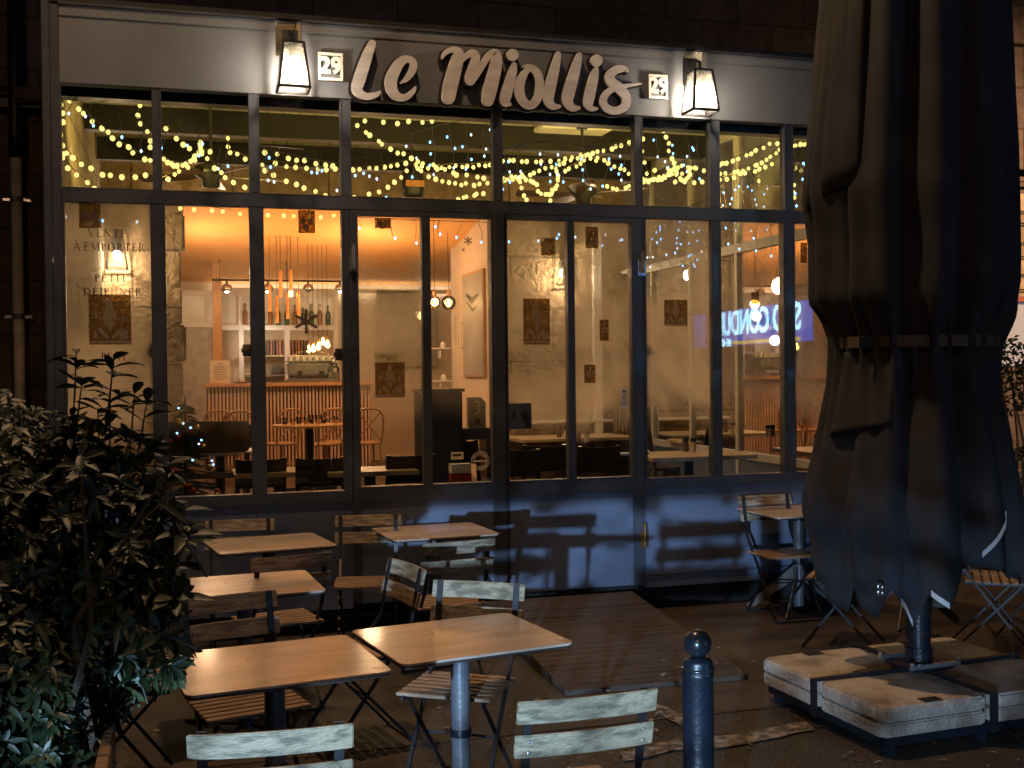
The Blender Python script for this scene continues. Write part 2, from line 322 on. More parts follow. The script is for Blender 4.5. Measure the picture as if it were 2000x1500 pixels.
# ================================================================ SETTING
g = MB().box(-30, 40, -30, 40, -.3, 0); struct('ground', g, GROUNDM)
g = MB().add([(-.5,5.2,.004),(9,5.2,.004),(9,YF+.1,.004),(-.5,YF+.1,.004)], [(0,1,2,3)]); struct('terrace_paving', g, PAVEM)
def paint(pts, n=3):
    out = []
    for i in range(len(pts)):
        a, b = Vector(pts[i]), Vector(pts[(i+1) % len(pts)])
        for j in range(n): out.append(a.lerp(b, j/n)+Vector((random.uniform(-.012,.012), random.uniform(-.015,.015), 0)))
    return out
ln = MB()
for poly in ([(1210,1468),(1330,1440),(1338,1462),(1218,1486)], [(1235,1362),(1262,1366),(1345,1400),(1345,1425)], [(1392,1440),(1570,1408),(1590,1425),(1395,1462)]):
    p = [onZ(x, y, .009) for x, y in poly]; q = paint(p, 6); ln.add(q, [tuple(range(len(q)))])
struct('road_marking', ln, LINEM)
VFLOOR, RFLOOR = .25, .42
struct('veranda_floor', MB().box(-.80, 5.09, YF+.08, 12.62, .02, VFLOOR), FLOORM)
struct('dining_room_floor', MB().box(-3, 6, 12.66, 17.2, .02, RFLOOR), FLOORM)
# ================================================================ OLD BUILDING
XL, XR, YB = -.83, 5.12, 12.65
OX0, OX1, OZ = -.08, 3.50, 3.70
bld = thing('stone_building', 'dark old stone building with block courses rising behind the glazed restaurant veranda', 'building', (0, YB, 0))
def bp(name, mb, m, **k): mb.xform(Matrix.Translation((0, -YB, 0))); return mb.build(name, m, bld, **k)
bp('street_wall', MB().box(-14, XL, YB, YB+.4, -.2, 9).box(XL, XR, YB, YB+.4, 4.17, 9).box(XR, 9.9, YB, YB+.4, -.2, 9).box(11.2, 20, YB, YB+.4, -.2, 9).box(9.9, 11.2, YB+.001, YB+.4, 4.4, 9), WALLS)
iw = MB().box(XL, OX0, YB, YB+.35, 0, 4.165).box(OX1, XR, YB, YB+.35, 0, 4.165).box(OX0, OX1, YB, YB+.35, OZ, 4.165)
bp('veranda_back_wall', iw, STONE)
rough = MB()
for k in range(9):
    z = .3+k*.4; rough.box(OX0-.02-random.uniform(0,.03), OX0+.05+random.uniform(0,.05), YB-.03, YB+.33, z, z+.39)
bp('rough_stone_jamb', rough, STONE, bevel=.02)
# cornice lines and the lit rusticated pier along the street to the right
cor = MB()
for z, d in ((4.05,.10),(4.14,.16),(4.22,.12),(3.98,.06)): cor.box(8.6, 14, YB-d, YB-.002, z, z+.06)
cor.box(8.6, 14, YB-.12, YB-.002, 6.05, 6.4)
bp('cornice', cor, WALLS)
pr = MB()
for k in range(9): pr.box(10.25, 10.86, YB-.22, YB-.003, .1+k*.44, .1+k*.44+.42)
pr.box(10.05, 10.25, YB-.1, YB-.003, .1, 3.97)
bp('rusticated_pier', pr, PIERM, bevel=.03)
sw = bp('shop_window', MB().box(9.9, 10.9, YB-.35, YB-.28, 1.75, 2.58), SHOPG)
MB().box(9.8, 11.0, -.40, -.26, 2.59, 2.66).build('shop_band', SHOPR, bld)
MB().box(9.9, 11.0, -.40, -.26, .0, 1.74).build('shop_plinth', WALLS, bld)
# drain pipe and cable on the left
dp = thing('drain_pipe', 'grey vertical rain pipe on the dark stone wall at the far left', 'drain pipe', tuple(onY(38, 700, 12.5)[:2])+(0,))
MB().tube([(0,0,.1),(0,0,4.0)], .055, 14).build('pipe', mat('pale_zinc_pipe', (.70,.62,.52), .4, 0), dp, smooth=True)
MB().tube([(0,0,4.0),(0,0,4.25),(.02,.05,7.5)], .075, 14).build('upper_pipe', BLACK, dp, smooth=True)
for z in (2.35, 3.55): MB().tube([(0,0,z),(0,0,z+.05)], .068, 14).bar((-.13,0,z+.02),(.13,0,z+.02),.02,.03).build('pipe_clamp', CHROME, dp)
cb = thing('wall_cable_duct', 'dark horizontal duct and cables crossing the stone wall beside the veranda corner', 'duct', onY(50, 200, 12.5))
MB().box(-1.5,.45,-.03,.10,-.06,.03).tube([(-1.5,-.05,.10),(.0,-.05,.12),(.4,-.05,.04)], .025).build('duct', BLACK, cb)
MB().box(-.1,.35,-.12,.1,-.02,.14).build('junction_box', WALLS, cb, bevel=.02)
# ================================================================ GLAZED VERANDA
ver = thing('veranda_front', 'grey steel glazed veranda front with double doors and solid lower panels', 'shopfront', (0, YF, 0))
def vp(name, mb, m, par=None, **k): mb.xform(Matrix.Translation((0, -YF, 0))); return mb.build(name, m, par or ver, **k)
fxu = lambda px: onY(px, 300, YF).x
fxl = lambda px: onY(px, 650, YF).x
UP = [(121,298),(316,486),(506,664),(684,960),(978,1235),(1250,1382),(1400,1527)]
UPX = [(fxu(a), fxu(b)) for a, b in UP]+[(fxu(1543), 5.02)]
LO = [(131,297),(326,489),(517,668),None,None,(1258,1386),(1404,1526)]
LOX = [(fxl(a[0]), fxl(a[1])) if a else None for a in LO]+[(fxl(1547), 5.02)]
Z0, ZS, ZT0, ZT1, ZF0, ZF1 = .17, .97, 2.86, 2.95, 3.60, 4.09
F0, F1 = YF-.045, YF+.035
# fascia with two notches for the lantern brackets
N1 = (onY(537, 70, YF).x, onY(588, 70, YF).x); N2 = (onY(1333, 130, YF).x, onY(1375, 130, YF).x)
fa = MB()
segs = [(XL+.10, N1[0], ZF1), (N1[0], N1[1], 3.86), (N1[1], N2[0], ZF1), (N2[0], N2[1], 3.86), (N2[1], XR, ZF1)]
for a, b, z in segs: fa.box(a, b, F0, F1, ZF0, z)
vp('fascia', fa, METAL2, bevel=.002)
tr = MB()
for a, b, z in segs:
    if z == ZF1: tr.box(a+.001, b-.001, F0-.006, F0-.001, ZF1-.07, ZF1-.001)
tr.box(XL+.10, XR, F0-.006, F0-.001, ZF0+.001, ZF0+.075)
vp('fascia_trim', tr, METAL2, bevel=.002)
tb = MB()
for a, b, z in segs:
    if z == ZF1: tb.box(a, b, F0-.015, F1, ZF1+.001, ZF1+.016)
vp('roof_flashing', tb, METAL)
vp('corner_post', MB().box(XL, XL+.045, F0-.02, F1, Z0, ZF1+.02).box(XL+.047, XL+.099, F0-.008, F1, Z0, ZF1), METAL, bevel=.003)
# upper posts
xs = [XL+.10]+[v for p in UPX for v in p]+[XR]
for i in range(0, len(xs), 2):
    a, b = xs[i], xs[i+1]
    vp('upper_post', MB().box(a, b, F0, F1, ZT1+.001, ZF0-.001), METAL, bevel=.003)
vp('transom', MB().box(XL+.10, XR, F0-.002, F1, ZT0, ZT1), METAL, bevel=.003)
dl0, dl1, dc0, dc1, dr0, dr1 = fxl(684), fxl(962), fxl(963), fxl(982), fxl(983), fxl(1252)
posts = [(XL+.10, LOX[0][0]), (LOX[0][1], LOX[1][0]), (LOX[1][1], LOX[2][0]), (LOX[2][1], dl0), (dr1, LOX[5][0]), (LOX[5][1], LOX[6][0]), (LOX[6][1], LOX[7][0]), (LOX[7][1], XR)]
for a, b in posts: vp('lower_post', MB().box(a, b, F0, F1, ZS+.001, ZT0-.001), METAL, bevel=.003)
vp('sill_rail', MB().box(XL+.10, dl0, F0-.004, F1, ZS-.075, ZS), METAL, bevel=.003)
vp('sill_rail', MB().box(dr1, XR, F0-.004, F1, ZS-.075, ZS), METAL, bevel=.003)
basem = mat('grey_painted_base_sheet', (.090,.112,.165), .48, 0, .25, 2.5, .08, 120)
bx = [XL+.10, LOX[1][1]+.03, dl0]
for a, b in zip(bx[:-1], bx[1:]): vp('base_panel', MB().box(a, b-.004, F0+.012, F1, Z0, ZS-.076), basem, bevel=.002)
vp('base_panel', MB().box(dr1, XR, F0+.012, F1, Z0, ZS-.076), basem, bevel=.002)
vp('base_trim', MB().box(dr1+.02, XR-.01, F0+.001, F0+.011, Z0+.085, Z0+.10), METAL)
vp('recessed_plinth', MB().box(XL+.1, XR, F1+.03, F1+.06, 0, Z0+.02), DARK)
def pane(name, x0, x1, z0, z1, fog, par=None, y=YF):
    c = Vector(((x0+x1)/2, y-YF, 0)); mb = MB().quad((x0, y, z0), (x1, y, z0), (x1, y, z1), (x0, y, z1))
    o = vp(name, mb, FOG if fog else GLASS, par); o['fog'] = float(fog); return o
for i, (a, b) in enumerate(UPX): pane('upper_pane', a, b, ZT1, ZF0, 0)
for i, p in enumerate(LOX):
    if p: pane('lower_pane', p[0], p[1], ZS, ZT0, [.95,.28,.08,0,0,.85,.34,.40][i])
# beads: slim bright edge strips round the panes
def bead(x0, x1, z0, z1, par=None):
    m = MB(); t = .006; y0, y1 = F0-.003, F0+.01
    m.box(x0-t, x0, y0, y1, z0, z1).box(x1, x1+t, y0, y1, z0, z1).box(x0, x1, y0, y1, z0-t, z0).box(x0, x1, y0, y1, z1, z1+t); return m
bm_ = MB()
for a, b in UPX: bm_.v, bm_.f = bm_.add(bead(a, b, ZT1, ZF0).v, bead(a, b, ZT1, ZF0).f).v, bm_.f
for p in LOX:
    if p: q = bead(p[0], p[1], ZS, ZT0); bm_.add(q.v, q.f)
vp('glazing_bead', bm_, METAL)
# doors
def door(x0, x1, p1, p2, fogs, hinge_left, label):
    d = MB(); a0, a1 = p1; b0, b1 = p2; zt = ZT0-.035; D0, D1 = F0-.012, F1-.01
    zs = .99; d.box(x0, a0, D0, D1, Z0+.03, ZT0-.004).box(b1, x1, D0, D1, Z0+.03, ZT0-.004).box(a1, b0, D0, D1, zs, zt).box(a0, b1, D0, D1, zt, ZT0-.004).box(a0, b1, D0, D1, zs-.11, zs)
    o = vp('door_leaf', d, METAL, bevel=.003); o['label'] = label
    def sub(name, mb, m, **k): mb.xform(Matrix.Translation((0, -YF, 0))); r = mb.build(name, m, o, **k); return r
    sub('door_panel', MB().box(a0, b1, D0+.012, D1, Z0+.03, zs-.111), basem, bevel=.002)
    for (q0, q1), fg in zip((p1, p2), fogs):
        r = sub('door_pane', MB().quad((q0, YF, zs), (q1, YF, zs), (q1, YF, zt), (q0, YF, zt)), FOG); r['fog'] = fg
        bd = bead(q0, q1, zs, zt); bd.v = [(x, y-.011, z) for x, y, z in bd.v]; sub('door_bead', bd, METAL)
    hx = x0+.012 if hinge_left else x1-.012
    for z in ((2.54,) if hinge_left else (2.54, .57)): sub('hinge', MB().tube([(hx, D0-.02, z-.08), (hx, D0-.02, z+.08)], .013, 10).box(hx-.03, hx+.03, D0-.008, D0, z-.10, z+.02), CHROME if z > 2 else BRASSD)
    return o
door(dl0+.004, dc0-.001, (fxl(699), fxl(823)), (fxl(839), fxl(957)), (.70, .22), True, 'left door leaf, hinged beside the window with the bar view')
drd = door(dc1, dr1-.004, (fxl(988), fxl(1105)), (fxl(1118), fxl(1229)), (.72, .80), False, 'right door leaf carrying the square lock plate')
vp('door_stop_bar', MB().box(dc0, dc1-.002, F0-.035, F0-.001, Z0+.03, 2.90), METAL, bevel=.005)
lk = onY(1010, 812, YF)
MB().box(lk.x-.085, lk.x+.085, F0-.03-YF, F0-.013-YF, lk.z-.09, lk.z+.09).build('lock_plate', METAL, drd, bevel=.004)
kh = MB(); kh.tube([(lk.x-.045,F0-.031-YF,lk.z+.02),(lk.x-.045,F0-.036-YF,lk.z+.02)], .014, 12).bar((lk.x+.02,F0-.04-YF,lk.z+.035),(lk.x+.06,F0-.04-YF,lk.z-.03),.02,.035)
kh.build('door_handle', BLACK, drd)
for px, py in ((302,684),(487,684),(668,692),(1270,682),(1558,682)):
    p = onY(px, py, YF); vp('window_latch', MB().box(p.x-.04, p.x+.012, F1, F1+.03, p.z-.04, p.z+.04).box(p.x-.05, p.x-.04, F1, F1+.02, p.z-.018, p.z+.018), BLACK, bevel=.004)
# side walls, roof, ceiling, beams
vp('side_wall', MB().box(XL, XL+.02, F1+.01, YB, 0, 4.16), brickmat('side_stone_blocks', (.34,.29,.20), .45, 1.05, .62, axis='YZ'))
sg = MB()
for y in (7.75, 8.75, 9.72, 10.75, 11.75): sg.box(XR-.05, XR, y-.03, y+.03, .17, 4.05)
sg.box(XR-.055, XR+.005, 7.7, YB-.01, 2.86, 2.95).box(XR-.055, XR+.005, 7.7, YB-.01, 3.98, 4.09).box(XR-.055, XR+.005, 7.7, YB-.01, .9, .97)
sidem = mat('pale_side_frame_paint', (.42,.40,.36), .5, 0, .08, 4)
vp('side_frame', sg, sidem, bevel=.003)
vp('side_base', MB().box(XR-.04, XR, 7.7, YB-.01, .1, .9), basem)
o = vp('side_glazing', MB().quad((XR-.02, 7.7, .97), (XR-.02, YB-.02, .97), (XR-.02, YB-.02, 4.0), (XR-.02, 7.7, 4.0)), FOG); o['fog'] = .75
CZ = 4.10
cl_ = MB(); n = 42
for k in range(n):
    x0 = XL+.03+k*(XR-XL-.04)/n; cl_.box(x0, x0+(XR-XL-.04)/n-.007, F1+.01, YB-.005, CZ, CZ+.02)
vp('ceiling_boards', cl_, CEILM)
vp('lintel_shade_box', MB().box(XL+.03, XR-.06, F1+.10, F1+.22, 3.56, 3.80), BLACK)  # black lintel box added to give the header's shadow across the pane tops
vp('roof', MB().box(XL, XR, F1-.02, YB-.003, CZ+.025, CZ+.06), BLACK)
for y, h in ((8.7,.16),(10.35,.22),(11.75,.22)): vp('roof_beam', MB().box(XL+.03, XR-.06, y-.06, y+.06, CZ-h, CZ-.002), mat('black_beam_paint', (.006,.005,.005), .6), bevel=.004)
# ramp of deck boards up to the door
rp = MB(); q = [onZ(945,1150,.17), onZ(1228,1141,.17)]
A = Vector((1.95, YF-.06, .16)); B = Vector((onY(1228,1141,YF).x, YF-.06, .16))
Cc = onZ(1462,1318,.032); D = onZ(1105,1350,.032)
Cc = Vector((Cc.x, Cc.y, .032)); D = Vector((D.x, D.y, .032))
nb = 22
for k in range(nb):
    a0 = A.lerp(D, k/nb); a1 = A.lerp(D, (k+.93)/nb); b0 = B.lerp(Cc, k/nb); b1 = B.lerp(Cc, (k+.93)/nb)
    dz = random.uniform(-.0015, .0015); pts = [v+Vector((0,0,dz)) for v in (a0, b0, b1, a1)]
    rp.prism(pts, (0, 0, -.028))
ramp = thing('wooden_ramp', 'wide dark deck-board ramp sloping up to the restaurant doors', 'ramp', (0,0,0))
rp.build('deck_boards', DECKM, ramp)
MB().add([A-Vector((0,0,.03)), B-Vector((0,0,.03)), Cc-Vector((0,0,.03)), D-Vector((0,0,.03)), (A.x,A.y,0),(B.x,B.y,0),(Cc.x,Cc.y,0),(D.x,D.y,0)], [(0,1,2,3),(0,4,5,1),(1,5,6,2),(2,6,7,3),(3,7,4,0)]).build('ramp_frame', WOODD, ramp)
# ================================================================ SIGN LETTERING
def fpt(u, v, y): return onY(650+u*.35, v*.35, y)
def strokes(name, strs, y, m, par, depth=.022, grow=0, off=(0,0), dots=()):
    mb = MB(); step = 0
    for st in strs:
        P = catmull(st, 7); n = len(P); L = []; R = []
        for i, (u, v, w_) in enumerate(P):
            a, b = P[max(0, i-1)], P[min(n-1, i+1)]; du, dv = b[0]-a[0], b[1]-a[1]; l = math.hypot(du, dv) or 1; h = (w_/2+grow)
            L.append((u-dv/l*h+off[0], v+du/l*h+off[1])); R.append((u+dv/l*h+off[0], v-du/l*h+off[1]))
        def cap(P0, P1, h):
            d = (P0[0]-P1[0], P0[1]-P1[1]); l = math.hypot(*d) or 1; a0 = math.atan2(d[1], d[0])
            return [(P0[0]+off[0]+h*math.cos(a0+PI/2-PI*k/8), P0[1]+off[1]+h*math.sin(a0+PI/2-PI*k/8)) for k in range(9)]
        c0 = cap(P[0], P[1], P[0][2]/2+grow); c1 = cap(P[-1], P[-2], P[-1][2]/2+grow)
        for poly in [[L[i], L[i+1], R[i+1], R[i]] for i in range(n-1)]+[c0, c1]:
            step += 1; yy = y-depth-step*.00003
            f = [fpt(p[0], p[1], yy) for p in poly]; k = fpt(*poly[0], y)
            mb.prism(f, (0, depth, 0))
    for (u, v, r) in dots:
        poly = [(u+off[0]+(r+grow)*math.cos(2*PI*k/20), v+off[1]+(r+grow)*1.02*math.sin(2*PI*k/20)) for k in range(20)]
        mb.prism([fpt(p[0], p[1], y-depth) for p in poly], (0, depth, 0))
    return mb.build(name, m, par)
LET = [
 ([[(218,245,46),(196,300,58),(172,370,66),(150,440,68),(136,495,60),(160,528,46),(200,538,40),(240,528,32),(262,514,18)]], []),
 ([[(378,462,10),(410,440,30),(440,400,42),(450,355,42),(425,330,38),(385,340,52),(350,385,64),(325,450,68),(335,510,60),(370,542,46),(410,540,38),(445,512,30),(460,488,16)]], []),
 ([[(612,322,14),(632,290,28),(675,276,34),(700,300,62),(690,350,74),(672,420,80),(655,490,82),(646,545,74)],
   [(704,375,10),(735,320,30),(775,298,46),(798,320,50),(782,380,54),(764,430,54),(765,452,50)],
   [(770,455,44),(800,420,36),(835,365,36),(870,310,42),(908,300,54),(912,350,66),(896,430,74),(875,510,78),(866,560,68)]], []),
 ([[(1012,362,30),(1004,400,48),(988,460,58),(968,530,62),(962,572,50),(988,582,20)]], [(1003,306,34)]),
 ([[(1062,370,12),(1095,374,34),(1135,400,44),(1155,455,46),(1150,530,48),(1118,582,48),(1075,578,50),(1045,530,56),(1045,465,54),(1070,410,40),(1098,380,26)]], []),
 ([[(1258,302,32),(1248,350,46),(1228,430,58),(1208,510,64),(1204,560,58),(1228,592,42),(1264,594,20)]], []),
 ([[(1376,308,32),(1362,360,50),(1340,440,62),(1318,520,66),(1312,570,58),(1338,602,42),(1374,602,20)]], []),
 ([[(1470,388,30),(1460,420,48),(1446,480,56),(1432,545,58),(1428,585,50),(1448,606,32),(1474,606,16)]], [(1472,338,34)]),
 ([[(1642,392,20),(1622,382,34),(1580,390,46),(1548,420,52),(1556,458,56),(1598,492,58),(1636,540,52),(1632,592,48),(1580,618,44),(1530,604,44),(1510,566,40),(1530,520,38),(1580,488,34),(1640,478,20),(1722,466,6)]], []),
]
sign = thing('restaurant_name_sign', 'carved wooden script lettering reading Le Miollis on the grey fascia', 'sign', onY(960, 150, YF))
inv = Matrix.Translation(-sign.location)
for strs, dots in LET:
    a = strokes('letter', strs, F0-.030, LETTER, sign, .022, 0, (0,0), dots); a.data.transform(inv)
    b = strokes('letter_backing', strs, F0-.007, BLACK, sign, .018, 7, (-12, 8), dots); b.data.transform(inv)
def plaque(px, py, w_, h_, lab):
    c = onY(px, py, F0); t = thing('number_plaque', lab, 'number plaque', c, 0, 'house number plaques on the fascia')
    MB().box(-w_/2, w_/2, -.018, -.002, -h_/2, h_/2).build('plate', METAL2, t, bevel=.002)
    f = .018; MB().box(-w_/2,w_/2,-.03,-.019,h_/2-f,h_/2).box(-w_/2,w_/2,-.03,-.019,-h_/2,-h_/2+f).box(-w_/2,-w_/2+f,-.03,-.019,-h_/2+f,h_/2-f).box(w_/2-f,w_/2,-.03,-.019,-h_/2+f,h_/2-f).build('raised_border', WHITE, t, bevel=.002)
    o = textmesh('29', .15, .006, WHITE, 'house_number', t, .006); o.rotation_euler = (PI/2, 0, 0); o.location = (0, -.026, .003); return t
plaque(645, 132, .165, .185, 'square grey 29 plaque with pale border to the left of the script sign')
plaque(1283, 171, .150, .175, 'square grey 29 plaque with pale border to the right of the script sign')
# ================================================================ LANTERNS
def lantern(px, py, lab, e):
    c = onY(px, py, F0-.17); c = Vector(c); t = thing('wall_lantern', lab, 'lantern', c, 0, 'lit lanterns on the fascia')
    H = .29; wt, wb = .065, .098
    def cr(s, z): return [(-s,-s,z),(s,-s,z),(s,s,z),(-s,s,z)]
    T, Bq = cr(wt, H/2), cr(wb, -H/2); fr = MB()
    for k in range(4):
        fr.bar(T[k], Bq[k], .016, .016); fr.bar(T[k], T[(k+1)%4], .016, .016); fr.bar(Bq[k], Bq[(k+1)%4], .016, .016)
    fr.add([(-wt,-wt,H/2+.004),(wt,-wt,H/2+.004),(wt,wt,H/2+.004),(-wt,wt,H/2+.004),(0,0,H/2+.03)], [(0,1,4),(1,2,4),(2,3,4),(3,0,4),(3,2,1,0)])
    fr.build('lantern_cage', BLACK, t)
    gp = MB()
    for k in range(4): gp.quad(T[k], T[(k+1)%4], Bq[(k+1)%4], Bq[k])
    gp.build('glass_pane', FROST, t)
    MB().tube([(0,0,H/2+.0),(0,0,H/2-.075)], .022, 12).build('lamp_holder', METAL, t)
    MB().sphere((0,0,.015), .034, 14, 10, 1.35).build('bulb', LANT, t, smooth=True)
    MB().tube([(0,0,H/2+.02),(0,0,H/2+.07),(0,.06,H/2+.10),(0,.165,H/2+.10)], .012, 10).box(-.05,.05,.155,.168,H/2-.06,H/2+.14).build('wall_bracket', BLACK, t)
    l = lamp('POINT', 'lantern_light', c+Vector((0,0,-.03)), e, (1,.79,.56), .03); return t
lantern(572, 131, 'lit black lantern with tapered glass on the fascia left of the first 29 plaque', 34)
lantern(1367, 180, 'lit black lantern with tapered glass on the fascia right of the second 29 plaque', 34)
# ================================================================ BISTRO TABLES
ZT = .73
def make_table(lab, loc, rz, blade=.33):
    t = thing('bistro_table', lab, 'table', loc, rz, 'beige terrace tables outside the veranda')
    w_, d_, r = .35, .302, .035; pts = []
    for cx, cy, a0 in ((w_-r, d_-r, 0), (-w_+r, d_-r, 90), (-w_+r, -d_+r, 180), (w_-r, -d_+r, 270)):
        for k in range(7): a = math.radians(a0+15*k); pts.append((cx+r*math.cos(a), cy+r*math.sin(a)))
    MB().prism([(x, y, ZT-.009) for x, y in pts], (0,0,.009)).build('tabletop', TOPM, t, bevel=.0015)
    MB().prism([(x*.992, y*.992, ZT-.018) for x, y in pts], (0,0,.0085)).build('top_edge', EDGEM, t)
    MB().box(-.14,.14,-.14,.14,ZT-.028,ZT-.0185).build('top_plate', BLACK, t)
    MB().tube([(0,0,.03),(0,0,ZT-.029)], .037, 20).build('pole', POLEM, t, smooth=False)
    MB().lathe([(.043,.0),(.043,.02),(.038,.021),(.038,.04)], (0,0,ZT-.075), 20).build('pole_collar', BLUEM, t)
    MB().lathe([(.043,0),(.043,.03)], (0,0,.34), 20).build('pole_collar', BLUEM, t)
    for k in range(4):
        a = PI/4+k*PI/2; c, s = math.cos(a), math.sin(a); px_, py_ = -s*.005, c*.005
        prof = [(.037,blade),(.037,blade*.68),(.33,0.0),(.38,0.0),(.38,.022)]
        MB().prism([(c*r_+px_, s*r_+py_, z) for r_, z in prof], (-2*px_, -2*py_, 0)).build('foot_blade', mat_foot, t)
    return t
mat_foot = mat('painted_foot_blade', (.07,.058,.045), .5, .1, .2, 8)
TBL = [((-.865,4.019),.42,'nearest beige table at the left, in front of the shrub'),
 ((-.2155,4.383),.45,'beige table with glossy orange reflections in the centre foreground'),
 ((-1.327,5.50),.355,'beige table in the middle of the left row, partly under leaves of the shrub'),
 ((-1.499,6.85),.433,'far left beige table closest to the base panel of the veranda'),
 ((-.515,7.28),.364,'far centre beige table beside the left door leaf'),
 (None, 0,'beige table standing close to the right base panel, left of the parasol'),
 ((2.72,7.75),.30,'table hidden behind the closed parasol with only its foot showing')]
tabs = []
for c, a, lab in TBL:
    if c is None:
        L = onZ(1437, 992, ZT); loc = (L.x+.35, L.y-.29, 0); rot = .02
    else: loc = V(c[0], c[1]); rot = a-YAW
    if not tabs: tabs.append(make_table(lab, loc, rot, .05))
    elif c is None: tb6 = make_table(lab, loc, rot); tabs.append(tb6)
    else: tabs.append(dup(tabs[0] if len(tabs) < 6 else tb6, loc, rot, lab))
# ================================================================ BISTRO CHAIRS
def make_chair(slm, lab, group='folding slatted chairs on the terrace'):
    t = thing('bistro_chair', lab, 'chair', (0,0,0), 0, group)          # faces +y, back at y = -.22
    sx = .178
    for i, (z0, z1, y) in enumerate(((.762,.833,-.262),(.656,.727,-.232))):
        n = 8; mb = MB(); vs = []; fs = []
        for k in range(n+1):
            x = -.215+.43*k/n; b = -.018*(1-(x/.215)**2)
            for yy, zz in ((0,0),(.013,0),(.013-.018,1),(-.018,1)): vs.append((x, y+b+yy, z0+(z1-z0)*zz))
        for k in range(n):
            for j in range(4): fs.append((k*4+j, k*4+(j+1)%4, (k+1)*4+(j+1)%4, (k+1)*4+j))
        fs += [(3,2,1,0), tuple(n*4+j for j in range(4))]
        o = mb.add(vs, fs).build('back_slat', slm, t, bevel=.003)
    for k in range(7):
        y = -.165+k*.052; MB().box(-.205,.205,y,y+.040,.442,.455).build('seat_slat', SEATM, t, bevel=.003)
    for s in (-1, 1):
        x = s*sx
        m = MB(); m.bar((x,-.262,.836),(x,-.215,.60),.026,.006,(0,1,0)); m.bar((x,-.215,.60),(x,-.205,.56),.02,.008,(0,1,0)); m.bar((x,-.205,.56),(x,.215,.012),.014,.014)
        m.build('back_post', BLACK, t)
        MB().bar((x-s*.016,.16,.432),(x-s*.016,-.235,.012),.013,.013).build('leg', BLACK, t)
        MB().bar((x-s*.008,-.175,.436),(x-s*.008,.205,.436),.010,.016).build('seat_rail', BLACK, t)
        bo = MB()
        for z, y in ((.815,-.268),(.782,-.262),(.708,-.248),(.675,-.243)): bo.sphere((x,y-.006,z), .0045, 8, 4)
        bo.build('bolt', CHROME, t)
    for y, z in ((.215,.012),(-.235,.012),(-.03,.235)): MB().bar((-sx,y,z),(sx,y,z),.010,.010).build('stretcher', BLACK, t)
    return t
CH = [ # back centre (camera-heading frame), facing, label, slat kind
 ((-.65,2.97),(-.20,.98),'pale folding chair at the bottom left with bolted green-grey slats, nearest the camera',1),
 ((.204,3.25),(-.29,.957),'pale folding chair alone in front of the wooden ramp at the bottom centre',1),
 ((-1.20,4.70),(.5,-.87),'dark-backed folding chair between the two lower left tables, seat under the nearest table',0),
 ((-.165,4.93),(-.30,-.95),'folding chair with peeling pale slats behind the orange-shining centre table',1),
 ((-1.15,5.77),(-.48,.88),'folding chair with bright seat slats between the two rear left tables',0),
 ((-.546,5.44),(-.87,-.49),'folding chair turned sideways with short tilted slats in the middle of the terrace',0),
 ((-.31,6.19),(-.41,.91),'folding chair seen from behind in front of the far centre table',0),
 ((-1.74,7.12),(.24,-.97),'folding chair against the left base panel behind the far left table',0),
 ((-.945,7.28),(.10,-.99),'folding chair against the base panel left of the doors',0),
 ((-1.93,4.72),(.95,.30),'folding chair half hidden by the shrub at the left edge',0),
 ((1.845,8.17),(.28,-.96),'folding chair against the right base panel beside the parasol',0),
 ((2.30,7.00),(-.90,.43),'folding chair behind the parasol pole with crossed legs showing',0),
 ((2.75,7.05),(.92,-.35),'folding chair under the right hem of the parasol canvas',0),
 ((3.62,7.35),(-.95,.20),'folding chair at the right edge behind the parasol base',0)]
protos = {}
for (c, f, lab, k) in CH:
    p = V(*c); fx, fy = rz2(*f); a = math.atan2(fy, fx)-PI/2; l = math.hypot(fx, fy)
    loc = (p.x+fx/l*.245, p.y+fy/l*.245, 0)
    if k not in protos: protos[k] = make_chair(SLATP if k else SLATM, lab); protos[k].location = loc; protos[k].rotation_euler = (0,0,a)
    else: dup(protos[k], loc, a, lab)
# ================================================================ BOLLARD
bl = thing('street_bollard', 'dark blue round-headed street bollard in front of the ramp', 'bollard', V(1358, 0) if 0 else V((1358-1000)/FPX*3.5, 3.5))
zt = EYE-(1232-718)*3.5/FPX
MB().lathe([(.062,0),(.062,.03),(.049,.04),(.048,zt-.145),(.050,zt-.140),(.050,zt-.132),(.046,zt-.126),(.046,zt-.10),(.043,zt-.092),(.028,zt-.083)], n=32).build('post', BLUEM, bl, smooth=True)
MB().sphere((0,0,zt-.042), .044, 28, 18).build('round_head', NAVY, bl, smooth=True)
MB().lathe([(.0515,0),(.0525,.004),(.0515,.010)], (0,0,zt-.125), 28).build('ring', NAVY, bl, smooth=True)
# ================================================================ CLOSED PARASOL
UC = V(2.055, 5.69); uu = thing('closed_parasol', 'large closed charcoal canvas parasol strapped round its pole', 'parasol', UC)
TU = 5.69; PXM = FPX/TU
YL = [(-420,1628),(-250,1615),(0,1598),(100,1590),(200,1583),(300,1576),(385,1570),(470,1582),(590,1584),(620,1608),(662,1628),(690,1627),(740,1618),(830,1603),(900,1590),(970,1574),(1010,1574),(1060,1590),(1100,1592),(1150,1605),(1200,1612)]
YR = [(-420,1915),(-250,1922),(0,1938),(100,1944),(200,1950),(300,1958),(400,1963),(500,1967),(560,1967),(620,1956),(662,1932),(690,1922),(740,1928),(800,1940),(900,1962),(1000,1980),(1100,1994),(1130,1994),(1200,1994)]
def interp(T, v):
    if v <= T[0][0]: return T[0][1]
    for (a, b), (c, d) in zip(T, T[1:]):
        if v <= c: return b+(d-b)*(v-a)/(c-a)
    return T[-1][1]
cang = math.atan2(RV.y, RV.x)
